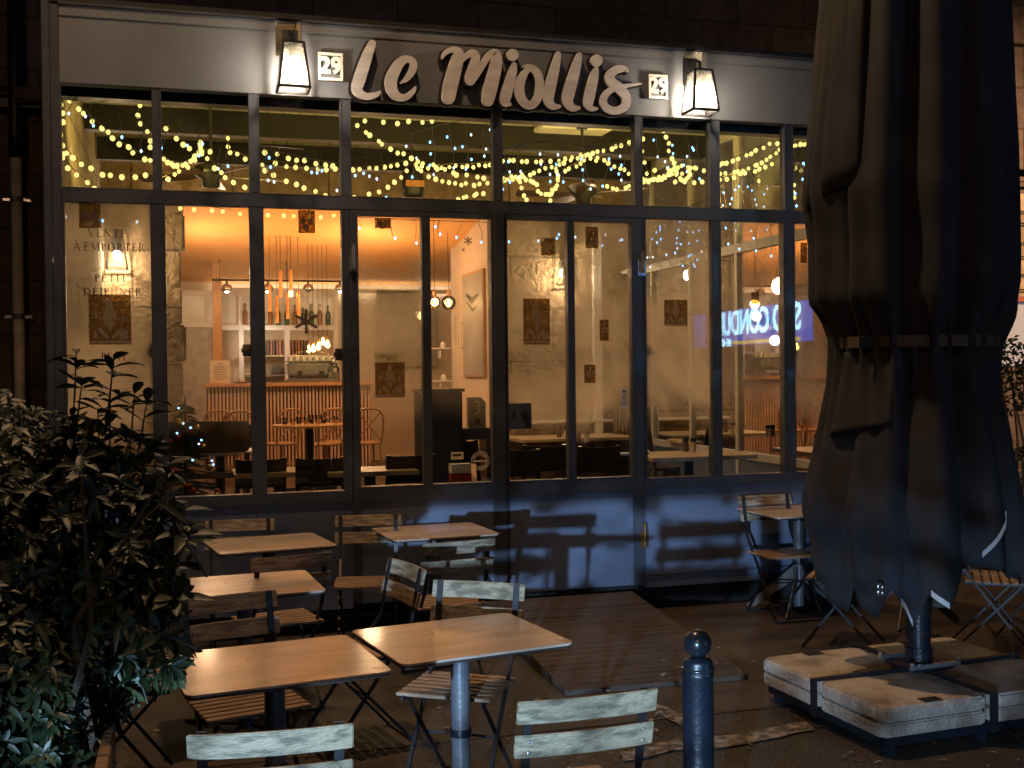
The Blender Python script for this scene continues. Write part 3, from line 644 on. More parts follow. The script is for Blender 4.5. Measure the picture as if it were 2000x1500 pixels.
def canopy(zs, nth, A, N, ph, hem=None, sc_=1.0, seed=0, th0=0, th1=2*PI, pin=1):
    vs = []; fs = []; full = th1-th0 >= 2*PI-.01
    cols = nth if full else nth+1
    for z in zs:
        for k in range(cols):
            th = th0+(th1-th0)*k/nth
            zz = z if hem is None else z*(1)+hem(th)*max(0, min(1, (1.35-z)/.75))
            py = 716-(zz-EYE)*PXM; ax = 1780+(py-716)*.012
            L = (ax-interp(YL, py))/PXM; R_ = (interp(YR, py)-ax)/PXM; c = math.cos(th-cang)
            base = (R_*(1+c)+L*(1-c))/2
            belt = math.exp(-((zz-1.88)/.16)**2)
            a = A*(1-.5*belt*pin)
            s1 = math.sin(N*th+ph+.28*math.sin(zz*1.1+seed)+.07*math.sin(zz*3.1)); s2 = math.sin((N*2.6)*th+2.1*ph+.15*zz+seed)
            f = 1-a*(1-abs(s1)**.8)-.55*a*(s2*.5+.5)-.02*math.sin(29*th+3*zz)*belt*3
            f -= .45*math.exp(-((zz-3.9)/.5)**2)*0
            r = base*f*sc_; d = math.cos(th), math.sin(th); vs.append((r*d[0], r*d[1]*.92, zz))
    rows = len(zs)
    for i in range(rows-1):
        for k in range(nth):
            k2 = (k+1) % cols; fs.append((i*cols+k, i*cols+k2, (i+1)*cols+k2, (i+1)*cols+k))
    return MB().add(vs, fs), vs, cols
HM = [(-PI,.06),(-2.75,.0),(-2.62,.14),(-2.5,.05),(-2.3,.0),(-2.12,.16),(-1.93,-.03),(-1.78,.14),(-1.62,.08),(-1.45,.22),(-1.30,.30),(-1.05,.50),(-.88,.40),(-.7,.12),(-.45,.06),(-.2,.16),(.1,.08),(.8,.16),(1.6,.05),(2.4,.15),(PI,.06)]
def hemf(th): return interp(HM, (th-cang+PI) % (2*PI)-PI)+.0
zs = [.56+.045*i for i in range(78)]
inner = [z for z in zs if z < 2.3]
mb, vs_, cols = canopy(zs, 300, .15, 5.2, 1.0, hemf, 1.085, 0)
o = mb.build('canopy', FABRIC, uu, smooth=True); md = o.modifiers.new('thickness', 'SOLIDIFY'); md.thickness = .006
# white tape along short runs of the hem
h = vs_[:cols]
for p0, p1 in ((-1.30,-1.05),(-1.78,-1.64),(-2.05,-1.95)):
    tp = MB()
    for k in range(cols):
        th = (2*PI*k/300-cang+PI) % (2*PI)-PI
        if p0 < th < p1:
            a, b = Vector(h[k]), Vector(h[(k+1) % cols]); n_o = Vector((a.x, a.y, 0)).normalized()*.008
            tp.quad(a+n_o, b+n_o, b+n_o+Vector((0,0,.028)), a+n_o+Vector((0,0,.028)))
    if tp.f: o = tp.build('hem_tape', TRIM, uu); md = o.modifiers.new('thickness', 'SOLIDIFY'); md.thickness = .003
# outer valance flap on the left, ending in a folded corner, and the pocket flap below the strap
def flap(name, t0, t1, z0, z1, sc_, n=26, tilt=0):
    f, v, c = canopy([z0+(z1-z0)*i/14 for i in range(15)], n, .08, 5.2, 1.3, None, sc_, .4, cang+t0, cang+t1, 0)
    for i, q in enumerate(f.v):
        k = i % c; s = (i//c)/14
        f.v[i] = (q[0], q[1], q[2]+tilt*(k/n)*(1-s))
    o = f.build(name, FABRIC, uu, smooth=True); m_ = o.modifiers.new('thickness', 'SOLIDIFY'); m_.thickness = .007; return o
flap('valance_flap', -PI-.5, -PI+.75, 2.55, 4.1, 1.05, tilt=.10)
flap('valance_flap', -PI/2+.35, PI/2, 2.0, 4.1, 1.035, 40, .12)
flap('pocket_flap', -PI+.12, -PI+1.0, 1.42, 1.84, 1.07, 24, .07)
bt = MB(); P = []
for k in range(61):
    th = 2*PI*k/60; c = math.cos(th-cang); py = 675; ax = 1780
    r = ((interp(YR, py)-ax)*(1+c)+(ax-interp(YL, py))*(1-c))/2/PXM*1.055; P.append((r*math.cos(th), r*math.sin(th)*.92))
for k in range(60):
    a, b = P[k], P[k+1]; bt.add([(a[0],a[1],1.86),(b[0],b[1],1.86),(b[0],b[1],1.915),(a[0],a[1],1.915)], [(0,1,2,3)])
o = bt.build('strap', BELTM, uu); m_ = o.modifiers.new('thickness', 'SOLIDIFY'); m_.thickness = .012; m_.offset = 1
th = cang+PI+.62; br_ = .44
MB().bar((br_*math.cos(th)-.03, br_*math.sin(th)*.92-.03, 1.883),(br_*math.cos(th)+.03, br_*math.sin(th)*.92-.05, 1.883),.02,.055).build('strap_buckle', BLACK, uu, bevel=.004)
MB().tube([(0,0,.25),(0,0,3.6)], .058, 24).build('pole', BLUEM, uu, smooth=False)
for z0, z1 in ((.52,.58),(.40,.43)): MB().tube([(0,0,z0),(0,0,z1)], .062, 24).build('pole_joint', BLACK, uu)
for py in (1146, 1157):
    c = onY(1719, py, UC.y-.375)-UC; ring = [c+Vector((.012*math.cos(2*PI*k/12), 0, .012*math.sin(2*PI*k/12))) for k in range(13)]
    MB().tube(ring, .0045, 6).build('grommet', CHROME, uu)
# ---- base of four cast slabs in a steel tray
ba = thing('parasol_base', 'cross-shaped steel parasol stand loaded with four cast stone slabs', 'parasol base', UC, math.radians(20)-YAW)
W2, D2 = .62, .50
for sx_ in (-1, 1):
    for sy in (-1, 1):
        x0, x1 = sorted((sx_*.010, sx_*W2)); y0, y1 = sorted((sy*.010, sy*D2))
        cut = .035; n = []
        s = MB()
        pts = [(x0,y0),(x1,y0),(x1,y1),(x0,y1)]; rr = []
        for (x, y) in pts:
            ix = cut if x == x0 else -cut; iy = cut if y == y0 else -cut
            rr += [(x+ix, y), (x, y+iy)] if (x == x0) == (y == y1) else [(x, y+iy), (x+ix, y)]
        # bevelled-corner outline, upper tier and slightly wider lower tier
        s.prism([(x, y, .16) for x, y in rr], (0,0,.068)); 
        s2 = MB().prism([(x, y, .095) for x, y in rr], (0,0,.062))
        o = s.build('slab', SLABM, ba, bevel=.012); s2.build('slab_lower_tier', SLABM, o, bevel=.008)
        gx0 = (x0+x1)/2; MB().box(gx0-.05, gx0+.05, (y1-.075 if sy > 0 else y0+.02), (y1-.02 if sy > 0 else y0+.075), .2285, .2325).build('grip_recess', DARK, o)
tr = MB()
for y in (-D2+.03, D2-.07): tr.box(-W2+.03, W2-.03, y, y+.04, .045, .093)
for x in (-W2+.03, W2-.07): tr.box(x, x+.04, -D2+.03, D2-.03, .045, .0925)
tr.box(-W2+.05, W2-.05, -.04, .04, .05, .092)
tr.build('tray', BLUEM, ba, bevel=.004)
for x in (-W2+.08, -.02, W2-.08):
    for y in (-D2+.06, D2-.06): MB().box(x-.022, x+.022, y-.022, y+.022, 0, .05).build('foot', BLUEM, ba, bevel=.004)
cr = MB(); cr.box(-W2-.012, W2+.012, -.015, .015, .229, .245).box(-.0152, .0152, -D2-.012, D2+.012, .2291, .246)
for s_ in (-1, 1): cr.box(-.02, .02, min(s_*(D2+.004), s_*(D2+.022)), max(s_*(D2+.004), s_*(D2+.022)), .06, .244).box(min(s_*(W2+.004), s_*(W2+.022)), max(s_*(W2+.004), s_*(W2+.022)), -.02, .02, .06, .244)
cr.build('cross_frame', BLACK, ba, bevel=.004)
MB().box(-.13,.13,-.11,.11,.247,.262).build('mounting_plate', BLUEM, ba, bevel=.004)
for y in (-.12,.12): MB().bar((-.15,y,.275),(.15,y,.275),.02,.02).tube([(-.14,y,.263),(-.14,y,.30)], .012, 8).tube([(.14,y,.263),(.14,y,.30)], .012, 8).build('clamp_bar', CHROME, ba)
MB().tube([(0,0,.262),(0,0,.34)], .068, 24).build('pole_socket', BLUEM, ba)
# ================================================================ LEFT SHRUB AND PLANTER
def leaf(mb, base, d, n_, L, W, droop):
    d = d.normalized(); s = d.cross(n_).normalized(); u = s.cross(d).normalized(); vs = []
    prof = [(0,.12),(.25,.8),(.55,1),(.8,.65),(1,.02)]
    for t, w_ in prof:
        c = base+d*L*t-Vector((0,0,1))*droop*L*t*t
        vs += [c+s*W*w_/2+u*W*.14*w_, c, c-s*W*w_/2+u*W*.14*w_]
    mb.add(vs, [(3*i+j, 3*i+j+1, 3*i+j+4, 3*i+j+3) for i in range(4) for j in range(2)])
def rvec(): 
    while 1:
        v = Vector((random.uniform(-1,1), random.uniform(-1,1), random.uniform(-1,1)))
        if .1 < v.length < 1: return v
def rosette(mb, st, p, ax, L=.085, n=8):
    ax = ax.normalized(); s = ax.cross(Vector((.3,.8,.1))).normalized(); t = ax.cross(s)
    st.tube([p-ax*.13-Vector((0,0,.01)), p-ax*.05, p+ax*.01], [.0032,.0025,.0015], 5)
    for k in range(n):
        a = 2*PI*k/n*1.0+random.uniform(-.35,.35); o_ = random.uniform(-.055,.012)
        d = (s*math.cos(a)+t*math.sin(a))+ax*random.uniform(.05,.75)
        leaf(mb, p+ax*o_, d, ax+rvec()*.3, L*random.uniform(.7,1.2), L*random.uniform(.27,.36), random.uniform(.05,.45))
def blob(mb, st, c, r, n, L, shell=.55):
    c = Vector(c); k = 0
    while k < n:
        v = rvec(); l = v.length
        if l < shell: continue
        d = v.copy(); p = Vector((v.x*r[0], v.y*r[1], v.z*r[2]))
        lump = 1+.18*math.sin(5*v.x+3*v.z)+.10*math.sin(11*v.y+7*v.z)
        p = c+p*lump
        rosette(mb, st, p, d+Vector((0,-.3,.45)), L, random.randint(6, 9)); k += 1
shr = thing('leafy_shrub', 'dark glossy evergreen shrub filling the lower left corner in its wooden planter', 'shrub', V(-1.5, 3.2))
inv = Matrix.Translation(-shr.location)
lf, st = MB(), MB(); lf2 = MB()
random.seed(11)
blob(lf, st, V(-1.50,3.30,1.18), (.42,.36,.50), 760, .058, .35)
blob(lf, st, V(-1.68,3.45,1.44), (.42,.36,.34), 560, .058, .35)
blob(lf, st, V(-1.17,3.35,1.10), (.20,.26,.36), 320, .058, .2)
blob(lf, st, V(-1.28,3.3,1.42), (.16,.2,.22), 80, .07, .2)
blob(lf2, st, V(-1.38,2.95,.92), (.27,.22,.36), 330, .052, .2)
blob(lf2, st, V(-1.26,2.90,.70), (.20,.2,.28), 170, .050, .2)
blob(lf, st, V(-1.75,3.1,.95), (.35,.25,.45), 220, .068, .3)
for px, py, t in ((222,705,3.4),(285,790,3.45),(160,745,3.5),(250,855,3.4),(190,800,3.4),(262,770,3.5),(300,850,3.45),(150,690,3.45),(330,900,3.3),(345,1000,3.25),(350,1080,3.2),(325,930,3.35),(335,1160,3.1),(310,1240,3.05),(362,1030,3.2),(215,760,3.4),(175,870,3.4),(285,930,3.4)):
    x = (px-1000)/FPX*t; z = EYE-(py-728)/FPX*t; p = V(x, t, z); root = V(-1.25+.35*(x+1.2), 3.3, .95)
    mid = root.lerp(p, .6)+Vector((random.uniform(-.04,.04), 0, -.03)); st.tube([root, root.lerp(mid,.5)+Vector((.02,0,0)), mid, p], [.008,.006,.004,.002], 6)
    rosette(lf, st, p, p-mid+Vector((0,0,.02)), .10, 8)
    for q in (.35,.6,.8):
        b = root.lerp(p, q); rosette(lf, st, b+rvec()*.07, rvec()+Vector((0,0,.8)), .09, 6)
for k in range(12):
    a = V(-1.9+.07*k, 3.1+random.uniform(-.2,.2), .75); st.tube([a, a+Vector((random.uniform(-.1,.1), 0, .35)), a+Vector((random.uniform(-.2,.2), .05, .75))], [.011,.008,.004], 6)
for mb, m, nm in ((lf, LEAFM, 'foliage'), (lf2, LEAF2, 'low_foliage'), (st, STEMM, 'stem')):
    mb.xform(inv); mb.build(nm, m, shr, smooth=nm != 'stem')
plx = thing('wooden_planter', 'orange-brown wooden planter box holding the left shrub', 'planter', (-.75, 2.8, 0))
for x0, x1, y0, y1 in ((-.55,.55,.47,.50),(-.55,.55,-.5,-.47),(-.55,-.52,-.469,.469),(.52,.55,-.469,.469)):
    m_ = MB()
    for k in range(5): m_.box(x0, x1, y0, y1, .05+k*.15, .05+k*.15+.145)
    m_.build('planter_side', PLANTM, plx, bevel=.003)
MB().box(-.515,.515,-.465,.465,.05,.74).build('soil', DARK, plx)
# ================================================================ RIGHT-HAND SHRUBS IN THEIR TROUGH
rs = thing('small_leaf_hedge', 'small-leaved hedge plant at the right edge beyond the parasol', 'hedge', V(4.35, 9.6))
inv = Matrix.Translation(-rs.location); lf, st = MB(), MB()
def tiny(c, r, n):
    c = Vector(c)
    for k in range(n):
        v = rvec(); p = c+Vector((v.x*r[0], v.y*r[1], v.z*r[2])); leaf(lf, p, rvec(), rvec(), .05, .026, .2)
tiny(V(4.35,9.6,1.68), (.32,.28,.33), 700); tiny(V(4.4,9.6,.8), (.30,.28,.33), 500)
for k in range(5): a = V(4.25+.05*k, 9.6, .3); st.tube([a, a+Vector((.03,0,.8)), a+Vector((random.uniform(-.15,.15),0,1.5))], [.012,.009,.004], 6)
lf.xform(inv).build('foliage', LEAFM, rs); st.xform(inv).build('stem', STEMM, rs)
tg = thing('long_planter_trough', 'brown planter trough under the hedge at the right edge', 'planter', V(4.55, 9.6))
m_ = MB()
for k in range(3): m_.box(-.6,.6,-.22,-.19,.03+k*.16,.03+k*.16+.15)
m_.build('trough_board', PLANTM, tg, bevel=.004); MB().box(-.59,.59,-.188,.22,.03,.48).build('trough_body', WOODD, tg)
# ================================================================ LIT SHOP SIGN ACROSS THE STREET (seen mirrored in the panes)
def virt(px, py, t):
    d = ray(px, py); return Vector((d.x*t, d.y*t, EYE+d.z*t))
a = virt(1385, 650, 28.5); b = virt(1566, 640, 23.2)
R1 = Vector((a.x, 2*YF-a.y, 0)); R2 = Vector((b.x, 2*YF-b.y, 0))
ss = thing('driving_school_sign', 'lit blue sign reading SUD CONDUITE across the street, mirrored in the right-hand panes', 'sign')
dx = (R1-R2); Ls = dx.length; ex = dx.normalized(); ss.location = R2+Vector((0,0,0)); ss.rotation_euler = (0,0,math.atan2(ex.y, ex.x))
zc = 2.72
MB().box(-.3, Ls+1.2, .02, .10, zc-.42, zc+.42).build('sign_panel', SIGNBG, ss)
MB().box(.1, Ls-1.6, -.012, .015, zc-.40, zc-.33).build('stripe', SIGNY, ss)
o = textmesh('SUD CONDUITE', .80, .01, SIGNTXT, 'sign_lettering', ss, .012, 'LEFT'); o.rotation_euler = (PI/2,0,0); o.location = (.0,-.02,zc+.08); o.scale.x = .92
o = textmesh('04 42 26 45', .26, .01, SIGNTXT, 'phone_number', ss, .002, 'LEFT'); o.rotation_euler = (PI/2,0,0); o.location = (Ls-1.5,-.02,zc-.36)
for x in (.2, Ls+.6): MB().box(x-.06, x+.06, .11, .22, 0, zc-.2).build('sign_post', BLACK, ss)

# fallen leaves and litter on the ground
fl = MB(); random.seed(21)
for k in range(420):
    x, t_ = random.uniform(-2.2, 2.6), random.uniform(2.8, 6.6); p = V(x, t_, random.uniform(.008, .02)); a = random.uniform(0, 6.3); d = Vector((math.cos(a), math.sin(a), random.uniform(-.1,.2)))
    if 1.95 < p.x < 3.6 and p.y > 5.3: p.z += .1
    leaf(fl, p, d, Vector((random.uniform(-.3,.3), random.uniform(-.3,.3), 1)), random.uniform(.02,.05), random.uniform(.008,.02), .0)
fl = fl.build('fallen_leaves', mat('dry_leaf_litter', (.10,.07,.035), .6, 0, .4, 9, col2=(.26,.21,.13)), None); tag(fl, 'small dry leaves scattered over the terrace ground between the chairs', 'leaf litter', kind='stuff')
# ================================================================ VERANDA INTERIOR
random.seed(5)
for (px, py, lab, e) in ((228, 498, 'lit lantern on the stone wall behind the window lettering at the left', 75), (1110, 532, 'lit lantern on the stone wall seen through the right door leaf', 75)):
    p = onY(px, py, YB-.16); t = thing('wall_lantern', lab, 'lantern', p, 0, 'lit lanterns inside on the stone wall'); H = .29
    T = [(-.07,-.07,H/2),(.07,-.07,H/2),(.07,.07,H/2),(-.07,.07,H/2)]; Bq = [(-.105,-.105,-H/2),(.105,-.105,-H/2),(.105,.105,-H/2),(-.105,.105,-H/2)]; fr = MB()
    for k in range(4): fr.bar(T[k], Bq[k], .012, .012); fr.bar(T[k], T[(k+1)%4], .012, .012); fr.bar(Bq[k], Bq[(k+1)%4], .012, .012)
    fr.box(-.07,.07,-.07,.07,H/2+.006,H/2+.014); fr.build('lantern_cage', BLACK, t)
    gp = MB()
    for k in range(4): gp.quad(T[k], T[(k+1)%4], Bq[(k+1)%4], Bq[k])
    gp.build('glass_pane', GLASS, t); MB().tube([(0,0,H/2),(0,0,.07)], .02, 10).build('lamp_holder', METAL, t)
    MB().sphere((0,0,.0), .038, 14, 10, 1.3).build('bulb', LANT, t, smooth=True)
    MB().tube([(0,0,H/2+.01),(0,.0,H/2+.06),(0,.15,H/2+.06)], .012, 8).box(-.05,.05,.145,.157,H/2-.1,H/2+.12).build('wall_bracket', BLACK, t)
    lamp('POINT', 'indoor_lantern_light', Vector(p)+Vector((0,-.02,-.02)), e, WARM, .05)
for x, y, e in ((1.0, 9.6, 9), (4.0, 9.9, 14), (3.2, 11.3, 12)): lamp('SPOT', 'veranda_fill_light', (x, y, CZ-.2), e*5, (1,.62,.34), .04, (x, y, 0), angle=2.2, blend=.6)  # unseen lamps added under the ceiling as warm ambient light
for x in (-.2, .9, 2.0, 3.0, 3.9, 4.7): lamp('SPOT', 'string_light_glow', (x, 8.9, 3.1), 48, (1,.70,.18), .03, (x, 9.6, 4.1), angle=2.5, blend=.5)
# ---- ceiling fans
def fan(px, py, Y, rot, lab):
    p = onY(px, py, Y); t = thing('ceiling_fan', lab, 'ceiling fan', (p.x, Y, p.z), rot, 'black ceiling fans of the veranda'); h = CZ-p.z
    MB().tube([(0,0,.08),(0,0,h-.002)], .013, 8).lathe([(.05,0),(.055,.05),(.02,.09)], (0,0,h-.095), 16).build('rod', BLACK, t)
    MB().lathe([(.02,-.11),(.07,-.10),(.075,-.04),(.14,0),(.15,.04),(.12,.075),(.05,.09),(.02,.12)], n=24).build('motor', BLACK, t, smooth=True)
    for k in range(5):
        a = 2*PI*k/5; M = Matrix.Rotation(a, 4, 'Z') @ Matrix.Translation((0,0,-.01)) @ Matrix.Rotation(.22, 4, 'X')
        m = MB().prism([(.12,-.02,0),(.20,-.06,0),(.60,-.075,0),(.63,-.05,0),(.63,.05,0),(.60,.075,0),(.20,.06,0),(.12,.02,0)], (0,0,.008)); m.xform(M); m.build('blade', WOODD, t)
fan(412, 342, 9.6, .2, 'black ceiling fan above the left part of the veranda')
fan(1138, 378, 9.9, .5, 'black ceiling fan with a pale-lit blade above the right door leaf')
pl = onY(806, 362, 10.6); t = thing('hanging_speaker', 'black barrel-shaped ceiling unit with a pale badge hanging above the left door', 'ceiling unit', pl)
MB().lathe([(.03,.20),(.05,.18),(.10,.12),(.11,-.10),(.09,-.12)], n=24).build('housing', BLACK, t, smooth=True)
MB().box(-.09,.09,-.125,-.112,-.03,.03).build('badge', BRASS, t, bevel=.004); MB().tube([(0,0,.2),(0,0,CZ-.17-pl.z)], .008, 6).build('cord', BLACK, t)
pp = onZ(1105, 266, CZ-.06); t = thing('ceiling_panel_heater', 'white flat panel unit on the veranda ceiling above the right door', 'ceiling panel', pp)
MB().box(-.35,.35,-.35,.35,0,.05).build('panel', WHITE, t, bevel=.01)
# ---- string lights with round yellow bulbs
bulbmesh = MB().sphere((0,0,-.021), .0168, 10, 7, 1.12); bulbproto = None
sockm = MB().lathe([(.007,-.008),(.007,.004)], n=6)
STR = [ # px polyline, bulb step (px), depth plane
 ([(123,184),(171,218),(218,262),(265,294),(297,310)], 16, 8.0,'running diagonally down across the top left pane'),
 ([(122,284),(150,309),(195,331),(245,339),(298,334)], 17, 8.1,'sagging low across the top left pane'),
 ([(123,296),(128,310),(149,336),(186,362),(205,368)], 17, 8.3,'short bottom corner run in the top left pane'),
 ([(250,186),(276,195),(270,215),(275,231),(290,262),(297,284)], 15, 8.6,'zigzag along the right side of the top left pane'),
 ([(121,190),(122,225),(123,262),(123,300)], 18, 7.75,'vertical beside the corner post'),
 ([(318,240),(343,262),(361,280),(388,278)], 17, 8.0,'hanging from the left side of the second top pane'),
 ([(318,302),(335,316),(352,318),(368,312),(382,300),(392,284),(388,266)], 6.5, 8.3,'dense curled garland in the second top pane'),
 ([(390,268),(402,298),(430,332),(452,348),(486,368)], 16, 8.1,'falling to the right in the second top pane'),
 ([(318,346),(340,334),(362,322),(392,296),(415,290)], 15, 8.9,'rising to the right in the second top pane'),
 ([(445,262),(448,292),(462,296),(486,308)], 13, 9.1,'short bright run at the right of the second top pane'),
 ([(506,288),(546,297),(600,309),(664,320)], 18, 8.1,'upper run across the third top pane'),
 ([(506,318),(532,314),(560,318),(612,325),(664,325)], 19, 8.6,'middle run across the third top pane'),
 ([(506,322),(540,338),(580,354),(620,369),(664,384)], 19, 8.3,'lower slanting run across the third top pane'),
 ([(690,236),(718,256),(745,274),(783,293),(818,309),(850,321),(900,335),(960,344)], 15, 8.0,'long diagonal across the wide pane over the left door'),
 ([(684,325),(720,325),(760,320),(800,311)], 14, 8.6,'left middle run over the left door'),
 ([(806,316),(840,322),(880,320),(925,319),(960,315)], 12, 8.9,'right middle run over the left door'),
 ([(718,374),(755,361),(782,340),(804,316)], 17, 8.4,'rising from the lower left over the left door'),
 ([(806,320),(842,338),(880,351),(915,354),(960,352)], 14, 8.2,'sagging right run over the left door'),
 ([(704,225),(735,232),(768,234),(805,229),(830,233),(858,229),(886,222)], 26, 8.3,'sparse top run over the left door'),
 ([(868,390),(895,384),(920,376),(948,370)], 10, 8.8,'short bottom run over the left door'),
 ([(686,378),(702,384),(728,384),(752,384)], 20, 8.1,'bottom left run over the left door'),
 ([(978,343),(1035,334),(1085,318),(1130,302),(1180,288),(1232,270)], 13, 8.2,'rising across the wide pane over the right door'),
 ([(978,310),(1000,307),(1035,310),(1065,309),(1095,307),(1125,300)], 15, 8.7,'level left run over the right door'),
 ([(978,350),(992,346),(1008,342),(1022,342),(1040,350),(1050,358)], 6.5, 8.9,'dense knot at the left over the right door'),
 ([(1012,345),(1020,368),(1027,385),(1037,396)], 11, 8.4,'hanging tail over the right door'),
 ([(1048,368),(1062,373),(1078,370),(1088,355),(1088,335),(1090,322)], 7, 8.6,'small dense loop over the right door'),
 ([(1130,298),(1160,300),(1185,310),(1208,322),(1232,335)], 12, 8.3,'falling run at the upper right over the right door'),
 ([(1100,330),(1125,318),(1150,306),(1172,312)], 11, 9.0,'crossing run in the middle over the right door'),
 ([(1180,355),(1198,364),(1212,364),(1232,358)], 13, 8.5,'low right run over the right door'),
 ([(1075,388),(1074,376),(1082,366)], 8, 8.5,'short tail under the loop over the right door'),
 ([(1280,240),(1296,250),(1304,268),(1308,288),(1316,310),(1330,332),(1342,347)], 13, 8.2,'steep curve in the narrow pane right of the doors'),
 ([(1251,352),(1270,348),(1295,338),(1318,322),(1346,320),(1382,330)], 11, 8.6,'middle run right of the doors'),
 ([(1252,345),(1290,345),(1315,332),(1328,342),(1338,350),(1346,338),(1350,318)], 6.5, 9.0,'dense cluster right of the doors'),
 ([(1253,256),(1262,330),(1285,326),(1320,324)], 22, 8.8,'sparse run right of the doors'),
 ([(1312,350),(1357,350),(1382,346)], 20, 8.4,'low run right of the doors'),
 ([(1400,318),(1424,310),(1452,300),(1480,287),(1505,276),(1527,276)], 14, 8.2,'upper rising run in the pane left of the parasol'),
 ([(1400,334),(1425,333),(1455,326),(1482,314),(1505,302),(1527,280)], 13, 8.6,'middle rising run left of the parasol'),
 ([(1402,348),(1423,342),(1450,334),(1490,322),(1515,312)], 15, 8.9,'lower rising run left of the parasol'),
 ([(1490,330),(1485,350),(1495,370),(1508,385),(1512,402)], 9, 9.3,'tangled drop left of the parasol'),
 ([(1544,280),(1556,278),(1572,276),(1590,270)], 9, 8.2,'upper run beside the parasol edge'),
 ([(1544,340),(1550,352),(1547,384)], 14, 8.5,'small drop beside the parasol edge'),
 ([(340,400),(385,402),(420,405),(470,412)], 23, 9.6,'peeping below the transom in the second lower pane'),
 ([(520,416),(560,418),(610,418),(655,416)], 23, 9.6,'peeping below the transom in the third lower pane')]
for pts, step, Y, lab in STR:
    P = [onY(x, y, Y) for x, y in catmull(pts, 5)]
    base = P[0]; t = thing('string_light', 'string of round yellow bulbs '+lab, 'string lights', base, 0, 'yellow string lights behind the upper panes')
    MB().tube([p-base for p in P], .0022, 5).build('wire', WIREG, t)
    acc = random.uniform(.2, .9)*step; d0 = 0; last = None; sp_m = step/FPX*Y*1.02
    L = [0]
    for a, b in zip(P, P[1:]): L.append(L[-1]+(b-a).length)
    s = sp_m*random.uniform(.2,.6)
    while s < L[-1]:
        i = max(k for k in range(len(L)) if L[k] <= s); i = min(i, len(P)-2)
        q = P[i].lerp(P[i+1], (s-L[i])/max(1e-6, L[i+1]-L[i]))-base
        if bulbproto is None: o = bulbproto = bulbmesh.build('bulb', YBULB, t, smooth=True)
        else: o = bulbproto.copy(); C.objects.link(o); o.parent = t
        o.location = q+Vector((random.uniform(-.01,.01), random.uniform(-.02,.02), random.uniform(-.012,.004))); o.rotation_euler = (random.uniform(-.3,.3), random.uniform(-.4,.4), 0)
        sc_ = random.uniform(.85,1.12); o.scale = (sc_,)*3
        s += sp_m*1.04*random.uniform(.75, 1.25)
# ---- icicle lights with cool LEDs
ledm = MB().sphere((0,0,0), .0085, 8, 6, 1.4); ledp = [None, None]
ICI = [([(126,182),(210,208),(297,240)], 7.9, 52, .22,'across the top left pane'), ([(318,232),(400,248),(440,270),(448,296)], 8.0, 34, .25,'in the second top pane'),
 ([(506,284),(590,292),(664,302)], 7.9, 34, .28,'with forked white cables in the third top pane'), ([(684,300),(745,303)], 7.9, 28, .30,'at the left over the left door'), ([(800,262),(880,240),(955,228)], 8.4, 38, .35,'over the right half of the left door'),
 ([(978,292),(1065,276),(1150,286),(1234,282)], 8.1, 40, .32,'over the right door'), ([(1250,250),(1310,262),(1382,270)], 8.4, 36, .35,'at the top right of the doors'), ([(1278,385),(1310,402),(1345,404),(1382,386)], 7.9, 15, .12,'sagging low right of the doors'),
 ([(1400,350),(1450,330),(1527,300)], 9.6, 15, .62,'forming a dense curtain left of the parasol'), ([(1400,345),(1470,318),(1527,290)], 10.2, 18, .5,'in the rear curtain along the side glazing'), ([(1258,424),(1320,428),(1385,424)], 9.3, 17, .42,'dripping below the transom right of the doors'),
 ([(1405,428),(1470,432),(1524,430)], 8.6, 40, .28,'hanging sparsely in the lower pane left of the parasol'), ([(1545,290),(1585,285)], 8.0, 13, .5,'beside the edge of the parasol'), ([(132,396),(296,408)], 8.1, 60, .16,'behind the lettered window'), ([(700,424),(830,430),(955,434)], 8.3, 55, .16,'below the transom of the left door'), ([(990,436),(1228,446)], 8.3, 58, .16,'below the transom of the right door')]
for pts, Y, step, dl, lab in ICI:
    P = [onY(x, y, Y) for x, y in catmull(pts, 6)]; base = P[0]
    t = thing('icicle_light', 'white cabled blue LED icicle lights '+lab, 'icicle lights', base, 0, 'cool icicle lights hanging in the veranda')
    wm = MB().tube([p-base for p in P], .0032, 5); L = [0]
    for a, b in zip(P, P[1:]): L.append(L[-1]+(b-a).length)
    s = .03
    while s < L[-1]:
        i = min(max(k for k in range(len(L)) if L[k] <= s), len(P)-2); q = P[i].lerp(P[i+1], (s-L[i])/max(1e-6, L[i+1]-L[i]))-base
        n = random.randint(2, 4) if dl > .3 else random.randint(1, 2); ln_ = dl*random.uniform(.5, 1.1); pts_ = [q]; x = q.copy()
        for k in range(4): x = x+Vector((random.uniform(-.022,.022), random.uniform(-.01,.01), -ln_/4)); pts_.append(x.copy())
        wm.tube(catmull([tuple(v) for v in pts_], 3), .0026, 4)
        tips = [pts_[-1]]+[pts_[k]+Vector((random.choice((-1,1))*random.uniform(.02,.045), 0, -.02)) for k in random.sample(range(1,4), min(n-1, 3))]
        for j, tp_ in enumerate(tips):
            if j: wm.tube([min(pts_, key=lambda v: (v-tp_).length), tp_], .0022, 4)
            wi = 0 if random.random() < .7 else 1
            if ledp[wi] is None: o = ledp[wi] = ledm.build('led', (BLED, WLED)[wi], t, smooth=True)
            else: o = ledp[wi].copy(); C.objects.link(o); o.parent = t
            o.location = tp_
        s += step/FPX*Y*random.uniform(.65, 1.2)
    wm.build('cable', WIREW, t)
